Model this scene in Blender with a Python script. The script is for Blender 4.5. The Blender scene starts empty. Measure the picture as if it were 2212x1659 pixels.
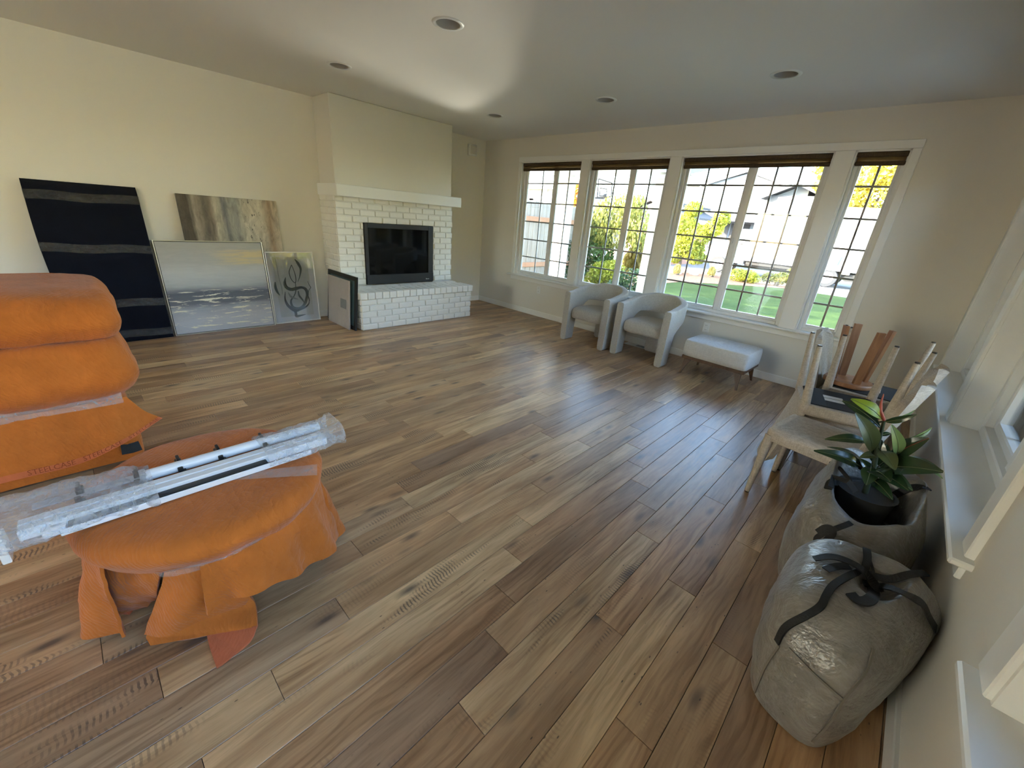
import bpy, math, random
import numpy as np
from math import sin, cos, pi, radians, sqrt
from mathutils import Vector, Matrix, noise
random.seed(7); RNG = np.random.default_rng(7)
SC = bpy.context.scene
COL = SC.collection

# ------------------------------------------------------------------ camera
F_PX = 879.48; IMG_W, IMG_H = 2212, 1659; CAM_H = 1.45
WR = np.array([[0.71570259, 0.31419467, -0.62373994], [0.69407783, -0.22071669, 0.68522996], [0.07762579, -0.92334493, -0.37604306]])
cd = bpy.data.cameras.new('camera'); cam = bpy.data.objects.new('camera', cd); COL.objects.link(cam)
cam.matrix_world = Matrix(((WR[0][0], -WR[0][1], -WR[0][2], 0), (WR[1][0], -WR[1][1], -WR[1][2], 0), (WR[2][0], -WR[2][1], -WR[2][2], CAM_H), (0, 0, 0, 1)))
cd.sensor_fit = 'HORIZONTAL'; cd.sensor_width = 36; cd.lens = F_PX / IMG_W * 36; cd.clip_start = 0.02; cd.clip_end = 400
SC.camera = cam

# ------------------------------------------------------------------ sky, sun, exposure
SUN_DIR = Vector((0.80, 0.60, -0.50)).normalized()          # low autumn sun from behind the house
w = bpy.data.worlds.new('sky'); SC.world = w; w.use_nodes = True
nt = w.node_tree; nt.nodes.clear()
wo = nt.nodes.new('ShaderNodeOutputWorld'); bg = nt.nodes.new('ShaderNodeBackground'); sk = nt.nodes.new('ShaderNodeTexSky')
sk.sky_type = 'NISHITA'; sk.sun_disc = False; sk.sun_elevation = radians(27); sk.sun_rotation = radians(233)
sk.air_density = 1.0; sk.dust_density = 1.6; sk.ozone_density = 1.0; sk.altitude = 60
bg.inputs['Strength'].default_value = 0.75
nt.links.new(sk.outputs[0], bg.inputs[0]); nt.links.new(bg.outputs[0], wo.inputs[0])
sl = bpy.data.lights.new('sun', 'SUN'); so = bpy.data.objects.new('sun', sl); COL.objects.link(so)
sl.energy = 7.0; sl.angle = radians(0.6); sl.color = (1.0, 0.92, 0.79)
# added unseen spot lamp in place of sunlight bounced up from post and paving (it draws the streaks between the mullions)
gl_ = bpy.data.lights.new('bounce_spot', 'SPOT'); go = bpy.data.objects.new('bounce_spot', gl_); COL.objects.link(go)
gl_.energy = 95; gl_.color = (1.0, 0.93, 0.78); gl_.spot_size = radians(140); gl_.spot_blend = .6; gl_.shadow_soft_size = .10
go.location = (-4.95, 6.20, .22); go.rotation_euler = Vector((.45, -.55, .70)).to_track_quat('-Z', 'Y').to_euler()
so.rotation_euler = SUN_DIR.to_track_quat('-Z', 'Y').to_euler(); so.location = (-30, -24, 25)
SC.view_settings.view_transform = 'Standard'; SC.view_settings.look = 'None'
SC.view_settings.gamma = 1; SC.view_settings.use_curve_mapping = False
SC.view_settings.exposure = 2.4
cy = SC.cycles
cy.max_bounces = 10; cy.diffuse_bounces = 6; cy.glossy_bounces = 4; cy.transparent_max_bounces = 24; cy.transmission_bounces = 6
cy.sample_clamp_indirect = 8; cy.caustics_reflective = False; cy.caustics_refractive = False
cy.use_denoising = True

# ------------------------------------------------------------------ geometry helpers
def V(*a): return Vector(a)
class MB:
    def __init__(s): s.v = []; s.f = []
    def add(s, vs, fs):
        n = len(s.v); s.v.extend(tuple(map(float, p)) for p in vs); s.f.extend(tuple(i + n for i in f) for f in fs); return s
    def box(s, x0, y0, z0, x1, y1, z1):
        return s.add([(x0,y0,z0),(x1,y0,z0),(x1,y1,z0),(x0,y1,z0),(x0,y0,z1),(x1,y0,z1),(x1,y1,z1),(x0,y1,z1)],
                     [(0,3,2,1),(4,5,6,7),(0,1,5,4),(1,2,6,5),(2,3,7,6),(3,0,4,7)])
    def rbox(s, x0, y0, z0, x1, y1, z1, r):
        r = min(r, (x1-x0)*.49, (y1-y0)*.49, (z1-z0)*.49)
        c = ((x0+x1)/2, (y0+y1)/2, (z0+z1)/2); h = ((x1-x0)/2, (y1-y0)/2, (z1-z0)/2)
        vs = []; idx = {}
        for sx in (-1, 1):
            for sy in (-1, 1):
                for sz in (-1, 1):
                    for a in range(3):
                        d = [h[0]-r, h[1]-r, h[2]-r]; d[a] = h[a]
                        idx[(sx, sy, sz, a)] = len(vs); vs.append((c[0]+sx*d[0], c[1]+sy*d[1], c[2]+sz*d[2]))
        fs = []
        for a in range(3):
            b, g = (a+1) % 3, (a+2) % 3
            def I(sa, sb, sg, ax):
                k = [0, 0, 0]; k[a] = sa; k[b] = sb; k[g] = sg; return idx[(k[0], k[1], k[2], ax)]
            for sa in (-1, 1):
                q = [I(sa,-1,-1,a), I(sa,1,-1,a), I(sa,1,1,a), I(sa,-1,1,a)]
                fs.append(tuple(q if sa > 0 else q[::-1]))
            for sa in (-1, 1):
                for sb in (-1, 1):
                    q = [I(sa,sb,-1,a), I(sa,sb,-1,b), I(sa,sb,1,b), I(sa,sb,1,a)]
                    fs.append(tuple(q if sa*sb > 0 else q[::-1]))
        for sx in (-1, 1):
            for sy in (-1, 1):
                for sz in (-1, 1):
                    q = [idx[(sx,sy,sz,0)], idx[(sx,sy,sz,1)], idx[(sx,sy,sz,2)]]
                    fs.append(tuple(q if sx*sy*sz > 0 else q[::-1]))
        return s.add(vs, fs)
    def grid(s, P, cu=False, cv=False):
        m, n = len(P), len(P[0]); vs = [p for r in P for p in r]; fs = []
        for i in range(m - (0 if cu else 1)):
            for j in range(n - (0 if cv else 1)):
                a, b = (i+1) % m, (j+1) % n
                fs.append((i*n+j, a*n+j, a*n+b, i*n+b))
        return s.add(vs, fs)
    def tube(s, pts, r, n=8, cap=True, flat=1.0, up=(0,0,1)):
        pts = [Vector(p) for p in pts]; m = len(pts); rs = r if isinstance(r, (list, tuple)) else [r]*m
        rings = []; u0 = Vector(up)
        for i, p in enumerate(pts):
            t = (pts[min(i+1, m-1)] - pts[max(i-1, 0)]).normalized()
            a = u0 - t*u0.dot(t)
            if a.length < 1e-4: a = Vector((1, 0, 0)) - t*t.x
            a.normalize(); b = t.cross(a); u0 = a
            rings.append([p + (a*cos(2*pi*k/n)*flat + b*sin(2*pi*k/n))*rs[i] for k in range(n)])
        base = len(s.v); s.grid(rings, cv=True)
        if cap: s.f.append(tuple(base+k for k in range(n))); s.f.append(tuple(base+(m-1)*n+n-1-k for k in range(n)))
        return s
    def lathe(s, prof, n=24, c=(0,0,0), cap=True):
        base = len(s.v)
        s.grid([[(c[0]+r*cos(2*pi*k/n), c[1]+r*sin(2*pi*k/n), c[2]+z) for k in range(n)] for r, z in prof], cv=True)
        if cap: s.f.append(tuple(base+n-1-k for k in range(n))); m = len(prof); s.f.append(tuple(base+(m-1)*n+k for k in range(n)))
        return s
    def ribbon(s, pts, width, thick=.002, nrm=(0,0,1)):
        pts = [Vector(p) for p in pts]; m = len(pts); ws = width if isinstance(width, (list, tuple)) else [width]*m
        N = nrm if isinstance(nrm, list) else [nrm]*m; R = []
        for i, p in enumerate(pts):
            t = (pts[min(i+1, m-1)] - pts[max(i-1, 0)]).normalized(); nn = Vector(N[i]); nn = (nn - t*nn.dot(t))
            if nn.length < 1e-5: nn = Vector((0, 1, 0))
            nn.normalize(); sd = t.cross(nn)*ws[i]/2; h = nn*thick/2
            R.append([p+sd+h, p-sd+h, p-sd-h, p+sd-h])
        base = len(s.v); s.grid(R, cv=True); s.f.append((base+3, base+2, base+1, base)); k = base+(m-1)*4; s.f.append((k, k+1, k+2, k+3)); return s
    def xf(s, M):
        s.v = [tuple(M @ Vector(p)) for p in s.v]; return s
    def build(s, name, m, parent=None, smooth=None, world=True, keep=False):
        vs = np.array(s.v, float).reshape(-1, 3)
        loc = Vector((0, 0, 0))
        if parent is not None:
            if world: vs = vs - np.array(origin_of(parent))
        elif not keep:
            lo, hi = vs.min(0), vs.max(0); loc = Vector(((lo[0]+hi[0])/2, (lo[1]+hi[1])/2, lo[2])); vs = vs - np.array(loc)
        me = bpy.data.meshes.new(name); me.from_pydata(vs.tolist(), [], s.f); me.update()
        if smooth is not None:
            me.polygons.foreach_set('use_smooth', [True]*len(me.polygons))
            if smooth < 180: me.set_sharp_from_angle(angle=radians(smooth))
        o = bpy.data.objects.new(name, me); COL.objects.link(o); o.location = loc
        if m is not None: me.materials.append(m)
        if parent is not None: o.parent = parent
        return o
def origin_of(o):
    p = Vector((0, 0, 0))
    while o is not None: p = p + o.location; o = o.parent
    return p
def tag(o, label=None, cat=None, group=None, kind=None):
    for k, v in (('label', label), ('category', cat), ('group', group), ('kind', kind)):
        if v: o[k] = v
    return o
def thing(name, label, cat, loc=(0,0,0), rot=(0,0,0), group=None):
    o = bpy.data.objects.new(name, None); COL.objects.link(o); o.empty_display_size = .1
    o.location = loc; o.rotation_euler = rot; return tag(o, label, cat, group)
def struct(name, parent=None):
    o = bpy.data.objects.new(name, None); COL.objects.link(o); o['kind'] = 'structure'; return o
def S(o): o['kind'] = 'structure'; return o
def copy_tree(o, parent=None):
    c = o.copy(); COL.objects.link(c)
    if parent is not None: c.parent = parent
    for ch in list(o.children): copy_tree(ch, c)
    return c
def inst(src, name, parent, loc, rot=(0,0,0), scale=None):
    o = bpy.data.objects.new(name, src); COL.objects.link(o); o.location = loc; o.rotation_euler = rot; o.parent = parent
    if scale: o.scale = scale
    return o
def crs(P, n):
    """Catmull-Rom through the rows of P, n samples along axis 0."""
    P = np.asarray(P, float); m = len(P)
    Q = np.concatenate([[2*P[0]-P[1]], P, [2*P[-1]-P[-2]]]); out = []
    for t in np.linspace(0, m-1, n):
        i = min(int(t), m-2); u = t-i; a, b, c, d = Q[i], Q[i+1], Q[i+2], Q[i+3]
        out.append(.5*((2*b)+(c-a)*u+(2*a-5*b+4*c-d)*u*u+(3*b-a-3*c+d)*u**3))
    return np.array(out)
def surf(ctrl, nu, nv):
    A = crs(np.asarray(ctrl, float), nu); return crs(A.transpose(1, 0, 2), nv).transpose(1, 0, 2)
def nz(p, s=1.0, o=0.0): return noise.noise(Vector((p[0]*s+o, p[1]*s+o*1.7, p[2]*s-o)))
def fbm(p, s=1.0, o=0.0): return nz(p, s, o) + .5*nz(p, s*2.1, o+3) + .25*nz(p, s*4.3, o+9)
def normals(P):
    du = np.gradient(P, axis=0); dv = np.gradient(P, axis=1); n = np.cross(du, dv); return n/(np.linalg.norm(n, axis=2, keepdims=True)+1e-12)
def rough(P, amp, sc, o=0.0, n=None):
    n = normals(P) if n is None else n
    d = np.array([[fbm(p, sc, o) for p in r] for r in P]); return P + n*d[..., None]*amp
def thick(mb, P, t):
    """a sheet with thickness t: two grids and a rim."""
    n = normals(P); A = P + n*t/2; B = P - n*t/2; m, k = P.shape[:2]; base = len(mb.v)
    mb.grid(A.tolist()); b2 = len(mb.v); mb.grid(B[:, ::-1].tolist())
    ring = [(i, 0) for i in range(m)] + [(m-1, j) for j in range(1, k)] + [(i, k-1) for i in range(m-2, -1, -1)] + [(0, j) for j in range(k-2, 0, -1)]
    for q in range(len(ring)):
        (i, j), (a, b) = ring[q], ring[(q+1) % len(ring)]
        mb.f.append((base+i*k+j, b2+i*k+(k-1-j), b2+a*k+(k-1-b), base+a*k+b))
    return mb
def in_view(pts, pad=40):
    for p in pts:
        c = WR.T @ (np.array(p) - np.array([0, 0, CAM_H]))
        if c[2] > .05:
            x = c[0]/c[2]*F_PX + 1106; y = c[1]/c[2]*F_PX + 829.5
            if -pad < x < IMG_W+pad and -pad < y < IMG_H+pad: return True
    return False
def text_mesh(body, size=1.0):
    cu = bpy.data.curves.new('lettering', 'FONT'); cu.body = body; cu.size = size; cu.resolution_u = 2
    o = bpy.data.objects.new('lettering', cu); COL.objects.link(o)
    bpy.context.view_layer.update(); ev = o.evaluated_get(bpy.context.evaluated_depsgraph_get()); me = ev.to_mesh()
    vs = [tuple(v.co) for v in me.vertices]; fs = [tuple(p.vertices) for p in me.polygons]; ev.to_mesh_clear()
    bpy.data.objects.remove(o); bpy.data.curves.remove(cu); return vs, fs

# ------------------------------------------------------------------ materials
class N:
    """small node-tree writer"""
    def __init__(s, name):
        s.m = bpy.data.materials.new(name); s.m.use_nodes = True; s.t = s.m.node_tree; s.t.nodes.clear()
        s.out = s.t.nodes.new('ShaderNodeOutputMaterial')
    def n(s, typ, props=None, **ins):
        x = s.t.nodes.new('ShaderNode'+typ)
        for k, v in (props or {}).items(): setattr(x, k, v)
        for k, v in ins.items():
            k = k.replace('_', ' ') if k.replace('_', ' ') in x.inputs else k
            s.set(x, k, v)
        return x
    def set(s, x, k, v):
        i = x.inputs[int(k[1:])] if k[0] == 'i' and k[1:].isdigit() else x.inputs[k]
        if isinstance(v, bpy.types.NodeSocket): s.t.links.new(v, i)
        elif isinstance(v, bpy.types.Node): s.t.links.new(v.outputs[0], i)
        else:
            if isinstance(v, (tuple, list)) and len(v) == 3 and i.type == 'RGBA': v = (*v, 1)
            i.default_value = v
    def coord(s, which='Object', scale=(1,1,1), off=None):
        c = s.n('TexCoord').outputs[which]
        mp = s.n('Mapping', Vector=c); mp.inputs['Scale'].default_value = scale
        if off: mp.inputs['Location'].default_value = off
        return mp.outputs[0]
    def scale(s, v, sc): return s.n('VectorMath', {'operation': 'MULTIPLY'}, i0=v, i1=sc).outputs[0]
    def noise(s, v, sc=1, det=3, ro=.55, dist=0): return s.n('TexNoise', Vector=v, Scale=sc, Detail=det, Roughness=ro, Distortion=dist).outputs[0]
    def math(s, op, a, b=0.0, c=None):
        x = s.n('Math', {'operation': op}, i0=a, i1=b)
        if c is not None: s.set(x, 'i2', c)
        return x.outputs[0]
    def ramp(s, f, stops, interp='LINEAR'):
        r = s.n('ValToRGB', Fac=f); cr = r.color_ramp; cr.interpolation = interp
        while len(cr.elements) < len(stops): cr.elements.new(.5)
        for e, (p, c) in zip(cr.elements, stops):
            e.position = p; e.color = (c, c, c, 1) if isinstance(c, (int, float)) else (*c[:3], 1)
        return r.outputs[0]
    def mix(s, f, a, b, mode='MIX'):
        x = s.n('Mix', {'data_type': 'RGBA', 'blend_type': mode}, i0=f)
        s.set(x, 'i6', a); s.set(x, 'i7', b); return x.outputs[2]
    def bump(s, h, st=.3, d=.01, nrm=None):
        x = s.n('Bump', Height=h, Strength=st, Distance=d)
        if nrm is not None: s.set(x, 'Normal', nrm)
        return x.outputs[0]
    def bsdf(s, col, ro=.6, nrm=None, **kw):
        b = s.n('BsdfPrincipled', Roughness=ro); s.set(b, 'Base Color', col)
        if nrm is not None: s.set(b, 'Normal', nrm)
        for k, v in kw.items(): s.set(b, k.replace('_', ' '), v)
        return b
    def done(s, sh): s.t.links.new(sh.outputs[0] if isinstance(sh, bpy.types.Node) else sh, s.out.inputs[0]); return s.m
def plain(name, col, ro=.6, bump=None, var=0.0, vs=8, **kw):
    m = N(name); c = m.coord(); nrm = None; cc = (*col, 1)
    if var:
        f = m.noise(c, vs, 3); cc = m.mix(f, tuple(x*(1-var) for x in col), tuple(min(1, x*(1+var)) for x in col))
    if bump: nrm = m.bump(m.noise(c, bump[0], 3, .6), bump[1], bump[2])
    return m.done(m.bsdf(cc, ro, nrm, **kw))
def glass(name, tint=(1,1,1), ior=1.45, ro=0.0, extra=0.0, nrmb=None):
    m = N(name); fr = m.n('Fresnel', IOR=ior).outputs[0]
    nrm = None
    if nrmb:
        nrm = m.bump(m.noise(m.coord(), nrmb[0], 4, .6), nrmb[1], nrmb[2])
    if extra: fr = m.math('ADD', fr, extra)
    tr = m.n('BsdfTransparent', Color=(*tint, 1)); gl = m.n('BsdfGlossy', Roughness=ro)
    if nrm is not None: m.set(gl, 'Normal', nrm)
    mx = m.n('MixShader', i0=fr, i1=tr.outputs[0], i2=gl.outputs[0]); return m.done(mx)

def mat_wood_floor():
    m = N('distressed laminate planks'); oc = m.n('TexCoord').outputs['Object']; rnd = m.n('ObjectInfo').outputs['Random']
    off = m.n('CombineXYZ', X=m.math('MULTIPLY', rnd, 37.3), Y=m.math('MULTIPLY', rnd, 91.7), Z=m.math('MULTIPLY', rnd, 13.1)).outputs[0]
    v = m.n('VectorMath', {'operation': 'ADD'}, i0=oc, i1=off).outputs[0]
    r2 = m.math('FRACT', m.math('MULTIPLY', rnd, 57.31))
    base = m.ramp(rnd, [(0, (.46,.30,.170)), (.14, (.62,.46,.285)), (.28, (.36,.235,.150)), (.42, (.54,.375,.220)), (.57, (.29,.195,.140)), (.70, (.66,.505,.315)), (.84, (.42,.275,.170)), (1, (.52,.345,.200))])
    wob = m.noise(m.scale(v, (3, .9, 1)), 1, 2)
    wv = m.n('VectorMath', {'operation': 'ADD'}, i0=v, i1=m.n('CombineXYZ', X=m.math('MULTIPLY', wob, .09)).outputs[0]).outputs[0]
    med = m.noise(m.scale(wv, (16, 1.5, 1)), 1, 4, .62, .6)
    c1 = m.mix(m.ramp(med, [(.30, 0), (.72, 1)]), m.mix(1.0, base, (.74,.62,.50), 'MULTIPLY'), m.mix(1.0, base, (1.42,1.38,1.25), 'MULTIPLY'))
    big = m.noise(m.scale(v, (4.5, 1.0, 1)), 1, 2, .5, .3)
    c2 = m.mix(m.ramp(big, [(.40, 0), (.66, .62)]), c1, m.mix(1.0, c1, (.56,.50,.48), 'MULTIPLY'))
    warm = m.noise(m.scale(v, (3, .8, 1)), 1.3, 2)
    c2 = m.mix(m.ramp(warm, [(.5, 0), (.75, .35)]), c2, m.mix(1.0, c2, (1.15,.88,.72), 'MULTIPLY'))
    # cathedral figure in some areas
    cat = m.n('TexWave', {'wave_type': 'BANDS', 'bands_direction': 'X'}, Vector=m.scale(wv, (1, .16, 1)), Scale=11, Distortion=9, Detail=2, i4=1.6).outputs['Fac']
    c3 = m.mix(m.math('MULTIPLY', m.ramp(cat, [(.55, 0), (.9, 1)]), m.ramp(m.noise(m.scale(v, (3, 1.1, 1)), 1.7, 1), [(.48, 0), (.6, .5)])), c2, m.mix(1.0, c2, (.55,.48,.42), 'MULTIPLY'))
    fine = m.noise(m.scale(wv, (90, 5, 1)), 1, 3, .7)
    c4 = m.mix(m.ramp(fine, [(.28, .55), (.5, 0)]), c3, m.mix(1.0, c3, (.6,.55,.52), 'MULTIPLY'))
    # saw marks: short dark strokes across the grain
    saw = m.n('TexWave', {'wave_type': 'BANDS', 'bands_direction': 'Y'}, Vector=m.n('VectorMath', {'operation': 'ADD'}, i0=v, i1=m.n('CombineXYZ', Y=m.math('MULTIPLY', m.noise(m.scale(v, (22, 3, 1)), 1, 2), .035)).outputs[0]).outputs[0], Scale=21, Distortion=.6, Detail=1).outputs['Fac']
    smask = m.math('MULTIPLY', m.ramp(m.noise(m.scale(v, (9, 1.7, 1)), 1.0, 3, .6), [(.56, 0), (.64, 1)]), m.ramp(r2, [(.45, .25), (.6, 1)]))
    c5 = m.mix(m.math('MULTIPLY', m.math('MULTIPLY', m.ramp(saw, [(.55, 0), (.75, 1)]), smask), .72), c4, (.085,.058,.048))
    # knots and specks
    vo = m.n('TexVoronoi', {'feature': 'F1'}, Vector=m.scale(v, (8, 2.6, 1)), Scale=1).outputs['Distance']
    c6 = m.mix(m.ramp(m.math('ADD', vo, m.math('MULTIPLY', m.math('SUBTRACT', med, .5), .12)), [(.05, .85), (.13, .35), (.2, 0)]), c5, (.085,.060,.050))
    vs = m.n('TexVoronoi', {'feature': 'F1'}, Vector=m.scale(v, (42, 16, 1)), Scale=1).outputs['Distance']
    spk = m.math('MULTIPLY', m.ramp(vs, [(.06, 1), (.11, 0)]), m.ramp(m.noise(v, 2.3, 1), [(.5, 0), (.6, 1)]))
    c7 = m.mix(m.math('MULTIPLY', spk, .8), c6, (.06,.04,.03))
    h = m.math('ADD', m.math('MULTIPLY', fine, .5), m.math('MULTIPLY', med, .7))
    nrm = m.bump(h, .16, .0012)
    ro = m.math('ADD', .27, m.math('MULTIPLY', med, .14))
    return m.done(m.bsdf(c7, ro, nrm, Specular_IOR_Level=.55))

def mat_cloth(name, col, quilt=0.0, dark=.6):
    m = N(name); c = m.coord()
    n1 = m.noise(c, 7, 4, .6); n2 = m.noise(c, 220, 2, .6)
    cc = m.mix(m.ramp(n1, [(.25, 0), (.75, 1)]), tuple(x*.80 for x in col), tuple(min(1, x*1.12) for x in col))
    h = m.math('ADD', m.math('MULTIPLY', n2, .25), m.math('MULTIPLY', m.noise(c, 26, 4, .6), .75))
    if quilt:
        dv = m.n('VectorMath', {'operation': 'ADD'}, i0=c, i1=m.scale(m.n('TexNoise', Vector=c, Scale=6).outputs['Color'], (.05,.05,.05))).outputs[0]
        q = m.n('TexWave', {'wave_type': 'BANDS', 'bands_direction': 'DIAGONAL', 'wave_profile': 'SIN'}, Vector=dv, Scale=30, Distortion=6, Detail=3).outputs['Fac']
        q2 = m.n('TexWave', {'wave_type': 'BANDS', 'bands_direction': 'Y', 'wave_profile': 'SIN'}, Vector=m.n('VectorMath', {'operation': 'ADD'}, i0=dv, i1=m.scale(dv, (.6, -.3, .2))).outputs[0], Scale=13, Distortion=7, Detail=3).outputs['Fac']
        h = m.math('ADD', h, m.math('ADD', m.math('MULTIPLY', m.math('POWER', q, .5), quilt*.6), m.math('MULTIPLY', m.math('POWER', q2, .4), quilt*.8)))
    nrm = m.bump(h, .55, .006)
    b = m.bsdf(cc, .92, nrm, Specular_IOR_Level=.15); m.set(b, 'Sheen Weight', .15); m.set(b, 'Sheen Roughness', .5)
    return m.done(b)
def mat_boucle(name, col, sc=150, st=.8, d=.004):
    m = N(name); c = m.coord()
    vo = m.n('TexVoronoi', {'feature': 'F1'}, Vector=c, Scale=sc).outputs['Distance']; n1 = m.noise(c, 40, 3)
    cc = m.mix(m.ramp(m.noise(c, 60, 3, .7), [(.3, 0), (.7, 1)]), tuple(x*.80 for x in col), col)
    nrm = m.bump(m.math('ADD', m.math('MULTIPLY', vo, -1.0), m.math('MULTIPLY', n1, .8)), st, d)
    b = m.bsdf(cc, .95, nrm, Specular_IOR_Level=.1); m.set(b, 'Sheen Weight', .25); return m.done(b)
def mat_weave(name, c1, c2, sc=1.0):
    m = N(name); c = m.coord(scale=(sc, sc, sc)); a = m.noise(m.scale(c, (35, 35, 260)), 1, 2); b2 = m.noise(m.scale(c, (260, 260, 30)), 1, 2)
    f = m.math('MULTIPLY', m.math('ADD', a, b2), .5); cc = m.mix(m.ramp(f, [(.36, 0), (.62, 1)]), c1, c2)
    b = m.bsdf(cc, .93, m.bump(f, .35, .002), Specular_IOR_Level=.12); return m.done(b)
def mat_wall(name, col, ro=.75):
    m = N(name); c = m.coord(); n1 = m.noise(c, 70, 3, .55); nrm = m.bump(n1, .12, .002)
    cc = m.mix(m.noise(c, 1.2, 2), tuple(x*.985 for x in col), col); return m.done(m.bsdf(cc, ro, nrm, Specular_IOR_Level=.3))
def mat_wood(name, c1, c2, axis=2, ro=.45):
    m = N(name); sc = [28, 28, 28]; sc[axis] = 2.2; c = m.coord(scale=tuple(sc)); f = m.noise(c, 1, 4, .6, .5)
    return m.done(m.bsdf(m.mix(m.ramp(f, [(.3, 0), (.7, 1)]), c1, c2), ro, m.bump(f, .12, .001)))
def mat_leaf(name, c1, c2, trans=.35, ro=.55, sc=1.3):
    m = N(name); c = m.coord(); f = m.noise(c, sc, 2); g = m.noise(c, 9, 2)
    cc = m.mix(m.ramp(m.math('ADD', m.math('MULTIPLY', f, .6), m.math('MULTIPLY', g, .4)), [(.34, 0), (.64, 1)]), c1, c2)
    d = m.bsdf(cc, ro, Specular_IOR_Level=.35); t = m.n('BsdfTranslucent', Color=cc)
    return m.done(m.n('MixShader', i0=trans, i1=d.outputs[0], i2=t.outputs[0]))
def mat_film(name, base, a=.45, ro=.12, sc=30):
    """thin crumpled clear plastic: part see-through, part shiny"""
    m = N(name); c = m.coord(); n1 = m.noise(c, sc, 4, .65, .8); nrm = m.bump(n1, 1.0, .012)
    g = m.bsdf((*base, 1), ro, nrm, Specular_IOR_Level=.9); t = m.n('BsdfTransparent', Color=(.97, .98, 1, 1))
    fac = m.math('MULTIPLY', m.ramp(n1, [(.35, .55), (.62, 1.0)]), a)
    return m.done(m.n('MixShader', i0=fac, i1=t.outputs[0], i2=g.outputs[0]))

WALL = mat_wall('warm white wall paint', (.74, .715, .655)); CEIL = mat_wall('flat ceiling paint', (.80, .785, .75), .85)
TRIM = plain('semi gloss trim paint', (.82, .82, .80), .38); TRIM2 = plain('vinyl window frame', (.80, .81, .81), .35)
BRICKP = plain('painted brick', (.80, .785, .735), .38, (60, .35, .004), .03, 20); MORTAR = plain('painted mortar', (.74, .725, .68), .6, (90, .4, .003))
FLOORM = mat_wood_floor(); SUBFLOOR = plain('dark subfloor', (.02, .015, .012), .9)
GLASS = glass('window glass', (.93, .95, .94)); MUNT = plain('grille bar', (.55, .56, .57), .45)
BLACKM = plain('matte black metal', (.012, .012, .013), .42); BLACKG = plain('black firebox glass', (.004, .0045, .005), .06)
ORANGE = mat_cloth('orange moving blanket', (.50, .145, .024), .55); ORANGE2 = mat_cloth('faded orange blanket edge', (.56, .15, .06), .3); ORANGE_DK = plain('blanket hem lettering', (.26, .055, .012), .9)
NAVY = mat_cloth('navy rug backing', (.0028, .0038, .0105), 0.0); FILM = mat_film('stretch film', (.75, .74, .74), .34); FILMB = mat_film('stretch film on navy', (.03, .03, .035), .55, .05, 26)
WRAP = mat_film('crumpled plastic wrap', (.74, .77, .82), .40, .08, 34)
BOUCLE = mat_boucle('ivory boucle', (.64, .61, .555)); LINEN = mat_weave('pale grey linen', (.60, .60, .60), (.74, .74, .74)); TWEED = mat_weave('beige chenille', (.42, .36, .295), (.60, .535, .455), 1.0)
WALNUT = mat_wood('walnut', (.075, .036, .020), (.155, .080, .042)); STOOLW = mat_wood('orange brown stool wood', (.26, .11, .048), (.40, .19, .085))
WHITEPL = plain('white plastic', (.78, .78, .76), .4); WHITEMET = plain('white powder coat', (.80, .84, .89), .3)
DUST = plain('black dust cover', (.014, .015, .017), .85, (300, .3, .001)); PAPERW = plain('white paper label', (.78, .78, .77), .7)
STRAP = plain('black webbing', (.008, .008, .009), .7, (220, .5, .002))
# ------------------------------------------------------------------ room shell
XL, XR, YB, YF, ZC = -5.661, 0.41, 5.106, -3.0, 2.573; YS = -8.6      # YS: far end of the unseen rear room, extended to bring daylight in
WIN = [(-4.825, -3.704), (-3.571, -2.450), (-2.310, -0.875), (-0.722, -0.342)]; Z0, Z1 = 0.60, 2.25
RWIN = [(3.36, 4.80), (1.83, 3.23), (-1.30, 1.15)]; REAR = (-6.5, -1.9); RZ0 = 0.58  # REAR: unseen side opening added to let in more daylight
mb = MB(); T = .17
xs = [XL-.2] + [x for a in WIN for x in a] + [XR+.22]
for i in range(0, len(xs), 2): mb.box(xs[i], YB, -.4, xs[i+1], YB+T, ZC+.2)
for a, b in WIN: mb.box(a, YB, -.4, b, YB+T, Z0-.015); mb.box(a, YB, Z1, b, YB+T, ZC+.2)
S(mb.build('wall_back', WALL))
mb = MB(); ys = [YS-.2, *REAR] + [y for a in RWIN[::-1] for y in a] + [YB]
for i in range(0, len(ys), 2): mb.box(XR, ys[i], -.4, XR+.21, ys[i+1], ZC+.2)
mb.box(XR, REAR[0], -.4, XR+.21, REAR[1], 0).box(XR, REAR[0], 2.42, XR+.21, REAR[1], ZC+.2)
for a, b in RWIN: mb.box(XR, a, -.4, XR+.21, b, RZ0-.02); mb.box(XR, a, Z1, XR+.21, b, ZC+.2)
S(mb.build('wall_right', WALL))
S(MB().box(XL-.2, YF, -.4, XL, YB, ZC+.2).build('wall_left', WALL))
S(MB().box(XL-.2, YS-.2, -.4, -5.2, YS, ZC+.2).box(-2.9, YS-.2, -.4, XR+.21, YS, ZC+.2).box(-5.2, YS-.2, -.4, -2.9, YS, 0).box(-5.2, YS-.2, 2.42, -2.9, YS, ZC+.2).build('wall_front', WALL)); S(MB().box(XL-.2, YS, -.4, XL, YF, ZC+.2).build('wall_left_rear', WALL))
wn = struct('window_9'); MB().box(-5.2, YS-.1, 0, -2.9, YS-.095, 2.42).build('glass_pane', GLASS, wn)  # unseen glass wall added behind the camera as daylight fill
for k in range(5): MB().box(-5.2+k*.575-.04, YS-.14, 0, -5.2+k*.575+.04, YS-.05, 2.42).build('frame', TRIM2, wn)
S(MB().box(XL-.2, YS-.2, ZC, XR+.2, YF-.1, ZC+.2).build('ceiling_rear', CEIL)); S(MB().box(XL, YS, -.12, XR, YF, -.004).build('floor_rear', FLOORM))
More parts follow.
